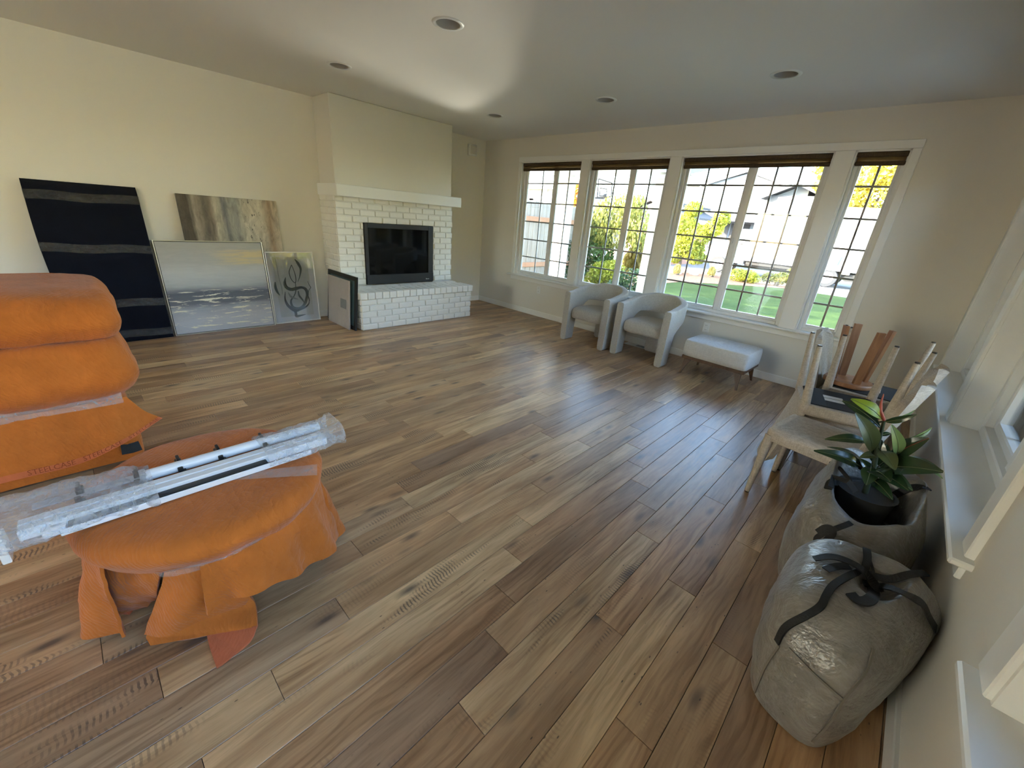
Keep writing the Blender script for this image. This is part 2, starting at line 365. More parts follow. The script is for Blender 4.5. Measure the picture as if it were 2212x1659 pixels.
# ceiling with round holes for the recessed lights
LX, LY, LR, CELL = [-4.205, -2.655, -1.13], [2.02, 3.915], .078, .13
mb = MB(); gx = sorted([XL, XR] + [x+d for x in LX for d in (-CELL, CELL)]); gy = sorted([YF, YB] + [y+d for y in LY for d in (-CELL, CELL)])
for i in range(len(gx)-1):
    for j in range(len(gy)-1):
        x0, x1, y0, y1 = gx[i], gx[i+1], gy[j], gy[j+1]; cx, cyy = (x0+x1)/2, (y0+y1)/2
        if any(abs(cx-a) < .01 for a in LX) and any(abs(cyy-b) < .01 for b in LY):
            n = 24; inn = [(cx+LR*cos(2*pi*k/n), cyy+LR*sin(2*pi*k/n), ZC) for k in range(n)]
            out = []
            for k in range(n):
                c, s_ = cos(2*pi*k/n), sin(2*pi*k/n); q = CELL/max(abs(c), abs(s_)); out.append((cx+c*q, cyy+s_*q, ZC))
            mb.add(inn+out, [(k, (k+1) % n, n+(k+1) % n, n+k) for k in range(n)])
        else: mb.add([(x0,y0,ZC),(x1,y0,ZC),(x1,y1,ZC),(x0,y1,ZC)], [(0,3,2,1)])
mb.box(XL-.2, YF-.1, ZC, XR+.22, YF, ZC+.25); mb.box(XL-.2, YF-.1, ZC+.18, XR+.22, YB+T, ZC+.3)
S(mb.build('ceiling', CEIL))
# floor: one object per plank
fl = S(MB().box(XL, YF, -.12, XR, YB, -.0075).build('floor', SUBFLOOR)); FO = Vector(fl.location)
ROW, X0, PL = .12613, -.61795, 1.181
known = {0: .523, -1: .741, -2: .902, -3: 1.07, -4: .153, -5: .411, -6: 1.026, -7: .587, 1: 1.095, 2: .355, 3: .844, -9: 2.082, -10: 2.248, -11: 1.617, -14: 2.495, -16: 2.309}
def plank_mesh(w, l):
    m = MB().rbox(-w/2, 0, -.0075, w/2, l, 0, .0012); me = bpy.data.meshes.new('plank'); me.from_pydata(m.v, [], m.f); me.materials.append(FLOORM); return me
cache = {}; extra = MB(); cnt = 0; cand = []
for j in range(-41, 10):
    x0 = max(X0+ROW*j, XL); x1 = min(X0+ROW*(j+1), XR)
    if x1-x0 < .01: continue
    y = known.get(j, None); y = y*1.05455 if y is not None else random.uniform(0, PL)
    while y > YF: y -= PL
    while y < YB:
        a, b = max(y, YF), min(y+PL, YB)
        if b-a > .02: cand.append((x0, x1, a, b))
        y += PL
vis = [c for c in cand if in_view([(x, yy, 0) for x in (c[0], c[1]) for yy in np.linspace(c[2], c[3], 5)], 5)]
vis.sort(key=lambda c: (c[0]+c[1])**2/4 + (c[2]+c[3])**2/4); vis_set = set(vis[:300])
for c in cand:
    w_, l_ = round(c[1]-c[0]-.0016, 4), round(c[3]-c[2]-.0016, 4)
    if c in vis_set:
        if (w_, l_) not in cache: cache[(w_, l_)] = plank_mesh(w_, l_)
        inst(cache[(w_, l_)], 'plank', fl, Vector(((c[0]+c[1])/2, c[2]+.0008, random.uniform(-.0003, 0)))-FO)
    else: extra.rbox(c[0]+.0008, c[2]+.0008, -.0075, c[1]-.0008, c[3]-.0008, 0, .0012)
if extra.v: extra.build('plank_remainder', FLOORM, fl)['kind'] = 'stuff'
# baseboards
BH = .083
S(MB().rbox(XL, YB-.014, 0, XR, YB+.01, BH, .004).build('baseboard_back', TRIM))
m = MB(); m.rbox(XL-.01, YF, 0, XL+.014, 2.34, BH, .004); m.rbox(XL-.01, 4.125, 0, XL+.014, YB-.014, BH, .004); S(m.build('baseboard_left', TRIM))
S(MB().rbox(XR-.014, YF, 0, XR+.01, YB-.014, BH, .004).build('baseboard_right', TRIM))
# window casings, stool and apron (back wall)
t = struct('trim_1')
for x0, x1 in ((-4.874, -4.825), (-3.704, -3.571), (-2.450, -2.310), (-.875, -.722), (-.342, -.279)):
    MB().rbox(x0, YB-.018, Z0, x1, YB+.004, Z1, .004).build('side_casing', TRIM, t)
MB().rbox(-4.874, YB-.018, Z1, -.279, YB+.004, 2.317, .004).build('head_casing', TRIM, t)
MB().rbox(-4.935, YB-.062, .578, -.22, YB+.10, .602, .007).build('stool', TRIM, t)
MB().rbox(-4.874, YB-.016, .515, -.279, YB+.002, .578, .004).build('apron', TRIM, t)
for a, b in WIN:
    MB().box(a-.002, YB, Z0, a+.012, YB+.075, Z1).box(b-.012, YB, Z0, b+.002, YB+.075, Z1).box(a, YB, Z1-.012, b, YB+.075, Z1+.002).build('jamb_liner', TRIM, t)
for q, (a0, b0, segs) in enumerate(((1.70, 4.93, [RWIN[1], RWIN[0]]), (-1.5, 1.24, [RWIN[2]]))):
    t = struct('trim_%d' % (q+2))
    MB().rbox(.355, a0, .556, .53, b0, RZ0, .006).build('stool', TRIM, t)
    MB().rbox(.394, a0+.05, .49, .413, b0-.05, .556, .004).build('apron', TRIM, t)
    lo, hi = segs[0][0], segs[-1][1]
    edges = [(lo-.095, lo), (hi, hi+.10)] + [(s0[1], s1[0]) for s0, s1 in zip(segs, segs[1:])]
    for e0, e1 in edges: MB().rbox(.387, e0, RZ0, .413, e1, Z1, .004).build('side_casing', TRIM, t)
    MB().rbox(.387, lo-.095, Z1, .413, hi+.10, Z1+.067, .004).build('head_casing', TRIM, t)
    for s0 in segs:
        MB().box(.40, s0[0]-.002, RZ0, .53, s0[0]+.012, Z1).box(.40, s0[1]-.012, RZ0, .53, s0[1]+.002, Z1).box(.40, s0[0], Z1-.012, .53, s0[1], Z1).build('jamb_liner', TRIM, t)
# window units
HZ = (1.97, 1.695, 1.424, 1.155, .885)
GY = YB+.10
def frame_ring(m, a, b, z0, z1, w_, y0, y1, r=.005):
    m.rbox(a, y0, z0, a+w_, y1, z1, r); m.rbox(b-w_, y0, z0, b, y1, z1, r); m.rbox(a+w_, y0, z1-w_, b-w_, y1, z1, r); m.rbox(a+w_, y0, z0, b-w_, y1, z0+w_*1.1, r); return m
for i, (a, b) in enumerate(WIN):
    wn = struct('window_%d' % (i+1))
    frame_ring(MB(), a+.01, b-.01, Z0, Z1-.01, .034, GY-.045, GY+.045).build('frame', TRIM2, wn)
    st = {0: -4.198, 1: -2.957, 2: -1.563}.get(i); mun = {0: [-4.469, -3.965], 1: [-3.226, -2.715], 2: [-2.031, -1.817, -1.336, -1.121], 3: [-.528]}[i]
    secs = [(a+.044, st-.028), (st+.028, b-.044)] if st else [(a+.044, b-.044)]
    if st: MB().rbox(st-.030, GY-.035, Z0+.03, st+.030, GY+.03, Z1-.04, .006).build('meeting_stile', TRIM2, wn)
    for k, (s0, s1) in enumerate(secs):
        dy = -.012 if k else .012
        sa = frame_ring(MB(), s0-.004, s1+.004, Z0+.035, Z1-.043, .026, GY-.018+dy, GY+.018+dy, .004).build('sash', TRIM2, wn)
        MB().box(s0+.02, GY-.003+dy, Z0+.06, s1-.02, GY+.001+dy, Z1-.065).build('glass_pane', GLASS, wn)
        for x in [x for x in mun if s0 < x < s1]: MB().box(x-.009, GY+.001+dy, Z0+.06, x+.009, GY+.008+dy, Z1-.065).build('muntin', MUNT, wn)
        for z in HZ: MB().box(s0+.02, GY+.0015+dy, z-.009, s1-.02, GY+.0075+dy, z+.009).build('muntin', MUNT, wn)
    if st: MB().rbox(st-.02, GY-.052, 1.38, st-.004, GY-.033, 1.44, .004).build('latch', TRIM2, wn)
GX = .575
for i, (a, b) in enumerate(RWIN):
    wn = struct('window_%d' % (i+5)); q = MB()
    for lo, hi, w_, x0, x1 in ((a+.012, b-.012, .05, .51, .62), (a+.062, b-.062, .045, .545, .605)):
        zz0, zz1 = RZ0 + (0 if w_ == .05 else .05), Z1-.012-(0 if w_ == .05 else .05)
        q.rbox(x0, lo, zz0, x1, lo+w_, zz1, .006); q.rbox(x0, hi-w_, zz0, x1, hi, zz1, .006); q.rbox(x0, lo+w_, zz0, x1, hi-w_, zz0+w_, .006); q.rbox(x0, lo+w_, zz1-w_, x1, hi-w_, zz1, .006)
    q.rbox(.53, (a+b)/2-.03, RZ0+.05, .60, (a+b)/2+.03, Z1-.06, .006)
    q.build('frame', TRIM2, wn)
    MB().box(GX, a+.1, RZ0+.09, GX+.004, b-.1, Z1-.1).build('glass_pane', GLASS, wn)
    for z in HZ: MB().box(GX+.004, a+.1, z-.009, GX+.01, b-.1, z+.009).build('muntin', MUNT, wn)
    for f in (.25, .75): yy = a+(b-a)*f; MB().box(GX+.0045, yy-.009, RZ0+.09, GX+.0095, yy+.009, Z1-.1).build('muntin', MUNT, wn)
wn = struct('window_8'); MB().box(XR+.1, REAR[0], 0, XR+.105, REAR[1], 2.42).build('glass_pane', GLASS, wn)  # unseen side window added to brighten the room from the right
for k in range(5): yy = REAR[0]+(REAR[1]-REAR[0])*k/4; MB().box(XR+.06, yy-.04, 0, XR+.15, yy+.04, 2.42).build('frame', TRIM2, wn)
# woven shades drawn up at the top of each back window
SH1 = mat_weave('brown woven shade', (.060, .042, .026), (.115, .082, .052)); 
def mat_shade():
    m = N('sheer woven shade'); c = m.coord(scale=(40, 1, 400)); f = m.noise(c, 1, 3); cc = m.mix(f, (.20,.13,.07), (.40,.28,.16))
    d = m.n('BsdfDiffuse', Color=cc); tr = m.n('BsdfTranslucent', Color=cc); t = m.n('BsdfTransparent', Color=(.8,.68,.5,1))
    return m.done(m.n('MixShader', i0=.30, i1=m.n('MixShader', i0=.6, i1=d.outputs[0], i2=tr.outputs[0]).outputs[0], i2=t.outputs[0]))
SH2 = mat_shade()
names = ['raised brown woven shade in the narrow window nearest the fireplace', 'raised brown woven shade above the left armchair window', 'wide raised brown woven shade in the largest window', 'short raised brown woven shade in the narrowest window']
for (a, b), lb in zip(WIN, names):
    r = thing('window_shade', lb, 'shade', ((a+b)/2, YB+.035, 2.19), group='woven shades at the window tops')
    MB().rbox(a+.014, YB+.018, 2.198, b-.014, YB+.055, 2.238, .006).build('headrail', SH1, r)
    MB().box(a+.02, YB+.034, 2.16, b-.02, YB+.037, 2.20).build('shade_fabric', SH2, r)
    MB().rbox(a+.014, YB+.024, 2.130, b-.014, YB+.048, 2.166, .008).build('folded_hem', SH1, r)
# recessed ceiling lights
CAN = plain('recessed can baffle', (.42, .40, .37), .35); lamp_m = plain('unlit lamp face', (.50, .48, .44), .4)
lbl = {(-2.655, 2.02): 'recessed ceiling light, the largest of them near the top edge', (-4.205, 2.02): 'recessed ceiling light nearest the left wall before the chimney', (-4.205, 3.915): 'recessed ceiling light in the corner beyond the chimney breast', (-2.655, 3.915): 'recessed ceiling light in the middle of the row along the windows', (-1.13, 3.915): 'recessed ceiling light at the right end of the window row'}
proto = None
for (x, y), lb in lbl.items():
    if proto is None:
        proto = r = thing('ceiling_light', lb, 'light', (x, y, ZC), group='recessed ceiling lights')
        MB().lathe([(LR+.001, -.004), (LR+.022, -.005), (LR+.026, 0), (LR-.001, .001)], 32, (x, y, ZC), cap=False).build('trim_ring', WHITEPL, r, 60)
        MB().lathe([(LR, 0), (LR*.97, .03), (LR*.86, .07), (LR*.8, .11)], 32, (x, y, ZC), cap=False).build('baffle', CAN, r, 60)
        MB().lathe([(.001, .052), (.03, .054), (.052, .062), (.066, .085), (.066, .10)], 24, (x, y, ZC), cap=False).build('lamp', lamp_m, r, 60)
    else:
        r = copy_tree(proto); r.location = (x, y, ZC); r['label'] = lb

# ------------------------------------------------------------------ fireplace
fp = thing('fireplace', 'white painted brick fireplace with raised hearth and black firebox', 'fireplace', (-5.3, 3.22, 0))
MB().rbox(XL+.001, 2.363, 1.66, -5.235, 4.087, ZC-.001, .006).build('chimney_breast', WALL, fp)
MB().rbox(XL+.001, 2.325, 1.535, -5.12, 4.187, 1.667, .006).build('mantel_shelf', TRIM, fp)
MB().rbox(XL+.05, 4.10, 1.667, -5.42, 4.14, 1.675, .002).build('shelf_clip', BLACKM, fp)
core = MB(); OY0, OY1, OZ1 = 2.690, 3.766, 1.253
core.box(XL+.001, 2.352, .40, -5.246, OY0, 1.535).box(XL+.001, OY1, .40, -5.246, 4.109, 1.535).box(XL+.001, OY0, OZ1, -5.246, OY1, 1.535).box(XL+.001, OY0, .4, -5.35, OY1, OZ1)
co = core.build('brick_surround', MORTAR, fp); CO = origin_of(co)
def brick_mesh(l, h, d, seed):
    m = MB().rbox(-d/2, -l/2, -h/2, d/2, l/2, h/2, .007); R = random.Random(seed)
    m.v = [(x+R.uniform(-.0015, .0015), y+R.uniform(-.002, .002), z+R.uniform(-.0015, .0015)) for x, y, z in m.v]
    me = bpy.data.meshes.new('brick'); me.from_pydata(m.v, [], m.f); me.materials.append(BRICKP); return me
BM = [brick_mesh(.196, .0685, .028, k) for k in range(5)]
NB = [0]
def put_brick(par, po, x, y, z, ln=.196, rot=0.0, me=None):
    o = inst(me or random.choice(BM), 'brick', par, Vector((x, y, z))-po, (random.uniform(-.006, .006), random.uniform(-.006, .006), rot), (1, ln/.196, 1)); NB[0] += 1; return o
def course(par, po, z, y0, y1, off, x=-5.247, holes=(), rot=0):
    P = .2065; y = y0-off
    while y < y1:
        segs = [(max(y, y0), min(y+P, y1))]
        for h0, h1 in holes:
            ns = []
            for s0, s1 in segs:
                if s1 <= h0 or s0 >= h1: ns.append((s0, s1))
                else:
                    if s0 < h0: ns.append((s0, h0))
                    if s1 > h1: ns.append((h1, s1))
            segs = ns
        for s0, s1 in segs:
            if s1-s0 > .035:
                if rot == 0: put_brick(par, po, x+random.uniform(-.002, .002), (s0+s1)/2, z, s1-s0-.010)
                else: put_brick(par, po, (s0+s1)/2, x, z, s1-s0-.010, rot)
        y += P
CH = .0775
for k in range(14):
    z = .472+CH*(k+.5); h = CH
    if z > 1.53: break
    hole = [(OY0, OY1)] if z < OZ1 else []
    course(co, CO, z, 2.341, 4.12, .1033*(k % 2), holes=hole)
    course(co, CO, z, XL, -5.246, .1033*((k+1) % 2), x=2.353, rot=pi/2)
he = MB().box(XL+.001, 2.356, 0, -4.738, 4.094, .40).build('hearth', MORTAR, fp); HO = origin_of(he)
for k in range(5):
    z = CH*(k+.5); course(he, HO, z, 2.345, 4.105, .1033*(k % 2), x=-4.739); course(he, HO, z, -5.62, -4.74, .1033*((k+1) % 2), x=2.357, rot=pi/2)
capm = [bpy.data.meshes.new('brick') for _ in range(3)]
for q, me in enumerate(capm):
    m = MB().rbox(-.1, -.0475, -.042, .1, .0475, .042, .006); R = random.Random(q); m.v = [(a+R.uniform(-.0012, .0012), b+R.uniform(-.001, .001), c+R.uniform(-.0012, .0012)) for a, b, c in m.v]; me.from_pydata(m.v, [], m.f); me.materials.append(BRICKP)
for k in range(18):
    inst(random.choice(capm), 'brick', he, Vector((-4.804, 2.375+k*.0996, .429))-HO)
for rr in range(3):
    for k in range(9):
        inst(random.choice(BM), 'brick', he, Vector((-4.955-rr*.1, 2.42+k*.2-.05*(rr % 2), .456))-HO, (0, pi/2, 0), (1.0, 1, 1.36)).scale = (1.36 if False else 1.0, 1.0, 1.36)
fb = MB(); y0, y1, z0, z1 = OY0+.004, OY1-.004, .474, OZ1-.003
fb.rbox(-5.30, y0, z0, -5.222, y0+.045, z1, .004); fb.rbox(-5.30, y1-.085, z0, -5.222, y1, z1, .004); fb.rbox(-5.30, y0+.045, z1-.06, -5.222, y1-.085, z1, .004); fb.rbox(-5.30, y0, z0, -5.215, y1, z0+.125, .004); fb.box(-5.36, y0, z0, -5.34, y1, z1)
fbo = fb.build('firebox', BLACKM, fp)
MB().box(-5.245, y0+.04, z0+.12, -5.240, y1-.08, z1-.055).build('glass_front', BLACKG, fbo)
bd = MB(); pts = []
for k in range(17):
    u = k/16; pts.append((-5.2142, y1-.135+u*.058, z0+.038+.006*sin(u*22)*(1-.5*u)+.004*(u < .2)))
bd.ribbon(pts, .004, .001, (1, 0, 0)); bd.ribbon([(-5.2142, y1-.133, z0+.032), (-5.2142, y1-.128, z0+.05), (-5.2142, y1-.122, z0+.032)], .004, .001, (1, 0, 0)); bd.build('badge', plain('pale badge', (.7, .7, .68), .4), fbo)
# wall items
r = thing('motion_sensor', 'small white sensor box high on the wall in the corner', 'sensor', (XL, 4.80, 2.40))
MB().rbox(XL, 4.715, 2.315, XL+.055, 4.885, 2.475, .012).build('housing', WHITEPL, r, 60); MB().rbox(XL+.052, 4.735, 2.34, XL+.062, 4.865, 2.455, .005).build('lens_cover', plain('sensor lens', (.62, .6, .55), .5), r)
for x, lb in ((-4.24, 'white wall outlet under the window nearest the fireplace'), (-1.59, 'white wall outlet between the armchairs and the tufted ottoman')):
    r = thing('wall_outlet', lb, 'outlet', (x, YB, .42), group='wall outlets under the windows')
    MB().rbox(x-.036, YB-.007, .365, x+.036, YB+.001, .479, .003).build('cover_plate', WHITEPL, r)
    for dz in (-.026, .026):
        so_ = MB().rbox(x-.018, YB-.010, .422+dz-.016, x+.018, YB-.006, .422+dz+.016, .004).build('socket', WHITEPL, r)
        for dx in (-.007, .007): MB().box(x+dx-.0012, YB-.0106, .422+dz-.004, x+dx+.0012, YB-.0098, .422+dz+.008).build('slot', BLACKM, so_)
r = thing('floor_vent', 'white louvred floor register beneath the right armchair by the baseboard', 'vent', (-2.38, 5.015, 0))
MB().rbox(-2.53, 4.955, 0, -2.24, 5.075, .006, .002).build('plate', WHITEPL, r)
for k in range(9): MB().box(-2.37+k*.013, 4.975, .0055, -2.362+k*.013, 5.055, .0066).build('louvre', plain('vent slot', (.2, .2, .2), .6) if k == 0 else bpy.data.materials['vent slot'], r)
# ------------------------------------------------------------------ outdoors
GZ = -.35
def mat_ground(name, c1, c2, sc, bd=.02, c3=None):
    m = N(name); c = m.coord(); a = m.noise(c, sc, 4, .65); b = m.noise(c, sc*.08, 2)
    cc = m.mix(m.ramp(a, [(.3, 0), (.7, 1)]), c1, c2)
    if c3: cc = m.mix(m.ramp(b, [(.4, 0), (.65, .6)]), cc, c3)
    return m.done(m.bsdf(cc, .95, m.bump(a, .8, bd), Specular_IOR_Level=.1))
LAWN = mat_ground('lawn', (.016, .036, .006), (.042, .072, .014), 22, .04, (.05, .08, .018)); MULCH = mat_ground('bark mulch', (.15, .075, .042), (.34, .20, .13), 14, .04)
ASPH = mat_ground('street asphalt', (.20, .20, .20), (.28, .275, .27), 30, .004); GRAVEL = mat_ground('grey gravel', (.14, .13, .12), (.34, .32, .30), 26, .03); CONC = mat_ground('pale concrete', (.50, .48, .43), (.60, .58, .53), 12, .003)
WHITEP = plain('white exterior paint', (.78, .77, .73), .6); WHITEP2 = plain('white fascia paint', (.74, .75, .74), .55); ROOFM = mat_ground('dark shingle', (.075, .075, .08), (.14, .14, .145), 9, .01)
S(MB().box(-70, YB+T, GZ-.3, 60, 80, GZ).build('lawn', LAWN)); S(MB().box(.62, -40, GZ-.31, 60, YB+T, GZ-.005).build('side_lawn', LAWN)); S(MB().box(-70, -40, GZ-.31, XL-.2, YB+T, GZ-.005).build('side_ground', GRAVEL))
S(MB().box(.62, -14, GZ-.1, 8.0, 9.5, GZ+.01).build('bounce_patio', CONC))  # unseen pale paving added to bounce skylight up to the ceiling
def slab(name, poly, z0, z1, m, parent=None):
    n = len(poly); b = MB().add([(x, y, z0) for x, y in poly]+[(x, y, z1) for x, y in poly], [tuple(range(n-1, -1, -1)), tuple(range(n, 2*n))]+[(k, (k+1) % n, n+(k+1) % n, n+k) for k in range(n)])
    return b.build(name, m, parent)
S(slab('mulch_bed', [(-15, 10.4), (-8.6, 10.2), (-5.2, 10.0), (-5.6, 12.6), (-6.6, 14.6), (-6.5, 16.5), (-5.4, 18.0), (-3.7, 20.1), (-2.6, 20.15), (-2.7, 22.4), (-15, 22.4)], GZ-.05, GZ+.012, MULCH))
S(slab('gravel_strip', [(-2.65, 20.1), (12, 20.1), (12, 22.4), (-2.75, 22.4)], GZ-.05, GZ+.008, GRAVEL)); S(MB().box(-60, 22.4, GZ-.1, 50, 22.75, GZ+.03).build('kerb', CONC)); S(MB().box(-60, 22.75, GZ-.1, 50, 30.2, GZ-.02+.03).build('street', ASPH))
S(slab('side_path', [(-9.5, 5.28), (-4.1, 5.28), (-4.1, 6.9), (-5.4, 8.0), (-9.5, 8.0)], GZ-.05, GZ+.02, CONC))
# the house's own roof, eave and entry porch
S(MB().add([(-6.1,-3.1,2.88),(1.0,-3.1,2.88),(1.0,5.28,2.88),(-6.1,5.28,2.88),(-6.1,-3.1,2.95),(1.0,-3.1,2.95),(1.0,5.95,2.50),(-6.1,5.95,2.50),(-6.0,1.2,4.1),(.9,1.2,4.1),(1.0,5.28,2.46),(-6.1,5.28,2.46),(1.0,5.95,2.46),(-6.1,5.95,2.46)],
  [(0,3,2,1),(0,1,5,4),(4,5,9,8),(8,9,6,7),(3,11,10,2),(11,13,12,10),(13,7,6,12),(0,4,8,7,13,11,3),(1,2,10,12,6,9,5)]).build('roof', ROOFM))
po = struct('porch')
MB().box(-6.4, 5.84, 2.30, -5.2, 5.90, 2.50).build('fascia', WHITEP2, po); MB().box(-2.75, 5.84, 2.27, 1.0, 5.90, 2.46).build('fascia', WHITEP2, po)
for x0, x1, y in ((-5.05, -4.79, 6.3), (-3.19, -2.93, 6.3)):
    MB().rbox(x0, y, GZ, x1, y+.20, 2.16, .008).build('post', WHITEP, po); MB().rbox(x0-.035, y-.035, 2.10, x1+.035, y+.235, 2.145, .006).rbox(x0-.02, y-.02, 2.145, x1+.02, y+.22, 2.21, .006).build('post_cap', WHITEP, po); MB().rbox(x0-.03, y-.03, GZ, x1+.03, y+.23, GZ+.14, .006).build('post_base', WHITEP, po)
MB().box(-5.30, 6.33, 2.21, -2.70, 6.47, 2.44).build('beam', WHITEP2, po); MB().box(-5.0, YB+T, 2.24, -4.84, 6.33, 2.44).build('beam', WHITEP2, po); MB().box(-3.14, YB+T, 2.24, -2.98, 6.33, 2.44).build('beam', WHITEP2, po)
MB().box(-5.5, YB+T, 2.44, -2.6, 6.75, 2.52).build('porch_ceiling', WHITEP2, po)
MB().add([(-5.7,5.3,2.52),(-2.4,5.3,2.52),(-2.4,6.85,2.52),(-5.7,6.85,2.52),(-4.05,5.3,3.5),(-4.05,6.85,3.5)], [(0,3,2,1),(0,4,5,3),(1,2,5,4),(0,1,4),(3,5,2)]).build('porch_roof', ROOFM, po)
MB().add([(-2.95,6.30,2.19),(-2.06,6.30,2.33),(-2.06,6.30,2.42),(-2.95,6.30,2.28),(-2.95,6.36,2.19),(-2.06,6.36,2.33),(-2.06,6.36,2.42),(-2.95,6.36,2.28)], [(0,1,2,3),(7,6,5,4),(0,4,5,1),(3,2,6,7),(0,3,7,4),(1,5,6,2)]).build('rake_board', WHITEP2, po)
MB().box(-5.2, YB+T, GZ, -2.75, 6.6, GZ+.16).build('porch_slab', CONC, po)
# fence beside the side yard
FENW = mat_wood('weathered fence board', (.20, .165, .125), (.37, .315, .25), 2, .85); FENR = mat_wood('reddish fence rail', (.30, .135, .065), (.42, .215, .115), 1, .8)
fn = thing('wooden_fence', 'tall weathered board fence beside the white porch post', 'fence', (-7, 8, GZ))
y = 5.9; k = 0
while y < 10.6:
    o = MB().rbox(-7.03, y, GZ+.05, -7.005, y+.142, 1.86+.012*sin(k*2.3), .004).build('board', FENW, fn); y += .149; k += 1
for z0, z1 in ((1.42, 1.53), (.36, .47)): MB().rbox(-7.004, 5.9, z0, -6.955, 10.6, z1, .005).build('rail', FENR, fn)
for y in (6.0, 8.2, 10.5): MB().rbox(-7.13, y-.05, GZ, -7.03, y+.05, 1.84, .006).build('post', FENW, fn)
# foliage
def leaves(n, blobs, size, droop=0.0, seed=0):
    R = np.random.default_rng(seed); ws = np.array([b[3]*b[4]*b[5] for b in blobs])**.67; ws = ws/ws.sum(); vs = []; fs = []
    pick = R.choice(len(blobs), n, p=ws)
    for i in range(n):
        b = blobs[pick[i]]; d = R.normal(size=3); d /= np.linalg.norm(d); r = R.uniform(.45, 1.0)**.5
        c = np.array(b[:3]) + d*r*np.array(b[3:6]); nn = d + R.normal(size=3)*.7; nn /= np.linalg.norm(nn)
        a = np.cross(nn, [0, 0, 1.0]) if abs(nn[2]) < .9 else np.cross(nn, [1.0, 0, 0]); a /= np.linalg.norm(a); e = np.cross(nn, a)
        if droop: e = e*(1-droop) + np.array([0, 0, -1.0])*droop; e /= np.linalg.norm(e)
        s1 = size*R.uniform(.7, 1.3); s2 = s1*R.uniform(.45, .75); th = R.uniform(0, 2*pi) if not droop else R.uniform(-.4, .4)
        u = a*cos(th)+e*sin(th); v_ = -a*sin(th)+e*cos(th)
        if droop: v_ = e; u = a
        k = len(vs); vs += [c-v_*s1*.5, c+u*s2*.5, c+v_*s1*.5, c-u*s2*.5]; fs.append((k, k+1, k+2, k+3))
    return vs, fs
BARK = plain('bark', (.10, .075, .055), .9, (30, .6, .02)); BARKW = plain('pale bark', (.50, .47, .42), .8, (20, .4, .01))
def tree(name, label, cat, base, blobs, n, size, m, trunk=None, bark=None, group=None, seed=1, droop=0.0, core=None):
    r = thing(name, label, cat, (base[0], base[1], GZ), group=group); vs, fs = leaves(n, blobs, size, droop, seed)
    o = MB().add(vs, fs).build('foliage', m, r); o['kind'] = 'stuff'
    tr = MB(); h = trunk or .6
    tr.tube([(base[0], base[1], GZ), (base[0]+.05, base[1], GZ+h*.5), (base[0], base[1]+.03, GZ+h)], [size*.8+.03, size*.6+.02, size*.4+.015], 7)
    for q, b in enumerate(blobs[:7]): tr.tube([(base[0], base[1], GZ+h*.6), ((base[0]+b[0])/2, (base[1]+b[1])/2, (GZ+h+b[2])/2), (b[0], b[1], b[2])], [size*.4+.012, size*.25+.008, .006], 5)
    tr.build('stem', bark or BARK, r); return r
L_YG = mat_leaf('yellow green leaves', (.13, .17, .018), (.46, .46, .05), .4); L_GR = mat_leaf('mid green leaves', (.035, .085, .02), (.14, .22, .05), .3); L_DK = mat_leaf('dark green leaves', (.012, .035, .012), (.05, .095, .03), .2)
L_GOLD = mat_leaf('golden leaves', (.30, .26, .03), (.66, .54, .08), .45); L_OR = mat_leaf('orange leaves', (.50, .13, .012), (.80, .33, .03), .4); L_OLV = mat_leaf('olive drooping leaves', (.085, .10, .02), (.34, .33, .07), .35); L_TAN = mat_leaf('dry grass', (.34, .28, .07), (.60, .48, .16), .4)
tree('weeping_tree', 'weeping small tree with drooping olive leaves behind the second window', 'tree', (-6.0, 10.3), [(-6.15,10.3,1.75,.75,.6,.45), (-5.75,10.2,1.95,.45,.45,.35), (-5.55,10.3,1.5,.5,.45,.4), (-6.5,10.3,1.45,.4,.4,.5), (-6.0,10.3,1.25,.6,.5,.4), (-5.35,10.3,1.25,.3,.35,.35)], 3600, .085, L_OLV, 2.0, BARKW, droop=.75, seed=3)
tree('evergreen_shrub', 'blue green evergreen shrub left of the weeping tree', 'shrub', (-6.65, 10.6), [(-6.7,10.6,1.2,.45,.4,.35), (-6.6,10.5,.75,.5,.4,.4), (-6.5,10.5,.35,.5,.4,.35), (-7.0,10.7,1.5,.4,.4,.4)], 2600, .10, L_GR, 1.2, seed=4)
tree('yellow_shrub', 'low bright yellow green shrub below the weeping tree', 'shrub', (-5.95, 9.8), [(-6.0,9.8,.28,.40,.35,.30), (-5.65,9.7,.40,.32,.3,.28), (-6.25,9.9,.05,.3,.3,.28)], 1800, .085, L_YG, .5, seed=5)
tree('dark_shrub', 'dark green shrub beside the shaded porch post', 'shrub', (-4.75, 9.1), [(-4.75,9.1,.28,.40,.35,.32), (-4.5,9.1,.0,.35,.35,.32), (-5.05,9.1,.0,.35,.3,.32)], 1900, .085, L_DK, .5, seed=6)
tree('tall_grass', 'clump of tall golden ornamental grass behind the dark shrub', 'grass', (-5.5, 11.2), [(-5.6,11.2,.85,.45,.35,.42), (-5.25,11.1,.6,.4,.35,.4), (-5.9,11.3,.55,.35,.3,.4)], 2200, .15, L_TAN, .5, droop=.7, seed=7)
tree('dark_bush', 'dark bush behind the white porch post near the fence', 'shrub', (-7.2, 9.9), [(-7.3,9.9,1.35,.45,.4,.5), (-7.15,9.8,.7,.45,.4,.5), (-6.95,9.8,.15,.4,.4,.4)], 2000, .10, L_DK, 1.0, seed=8)
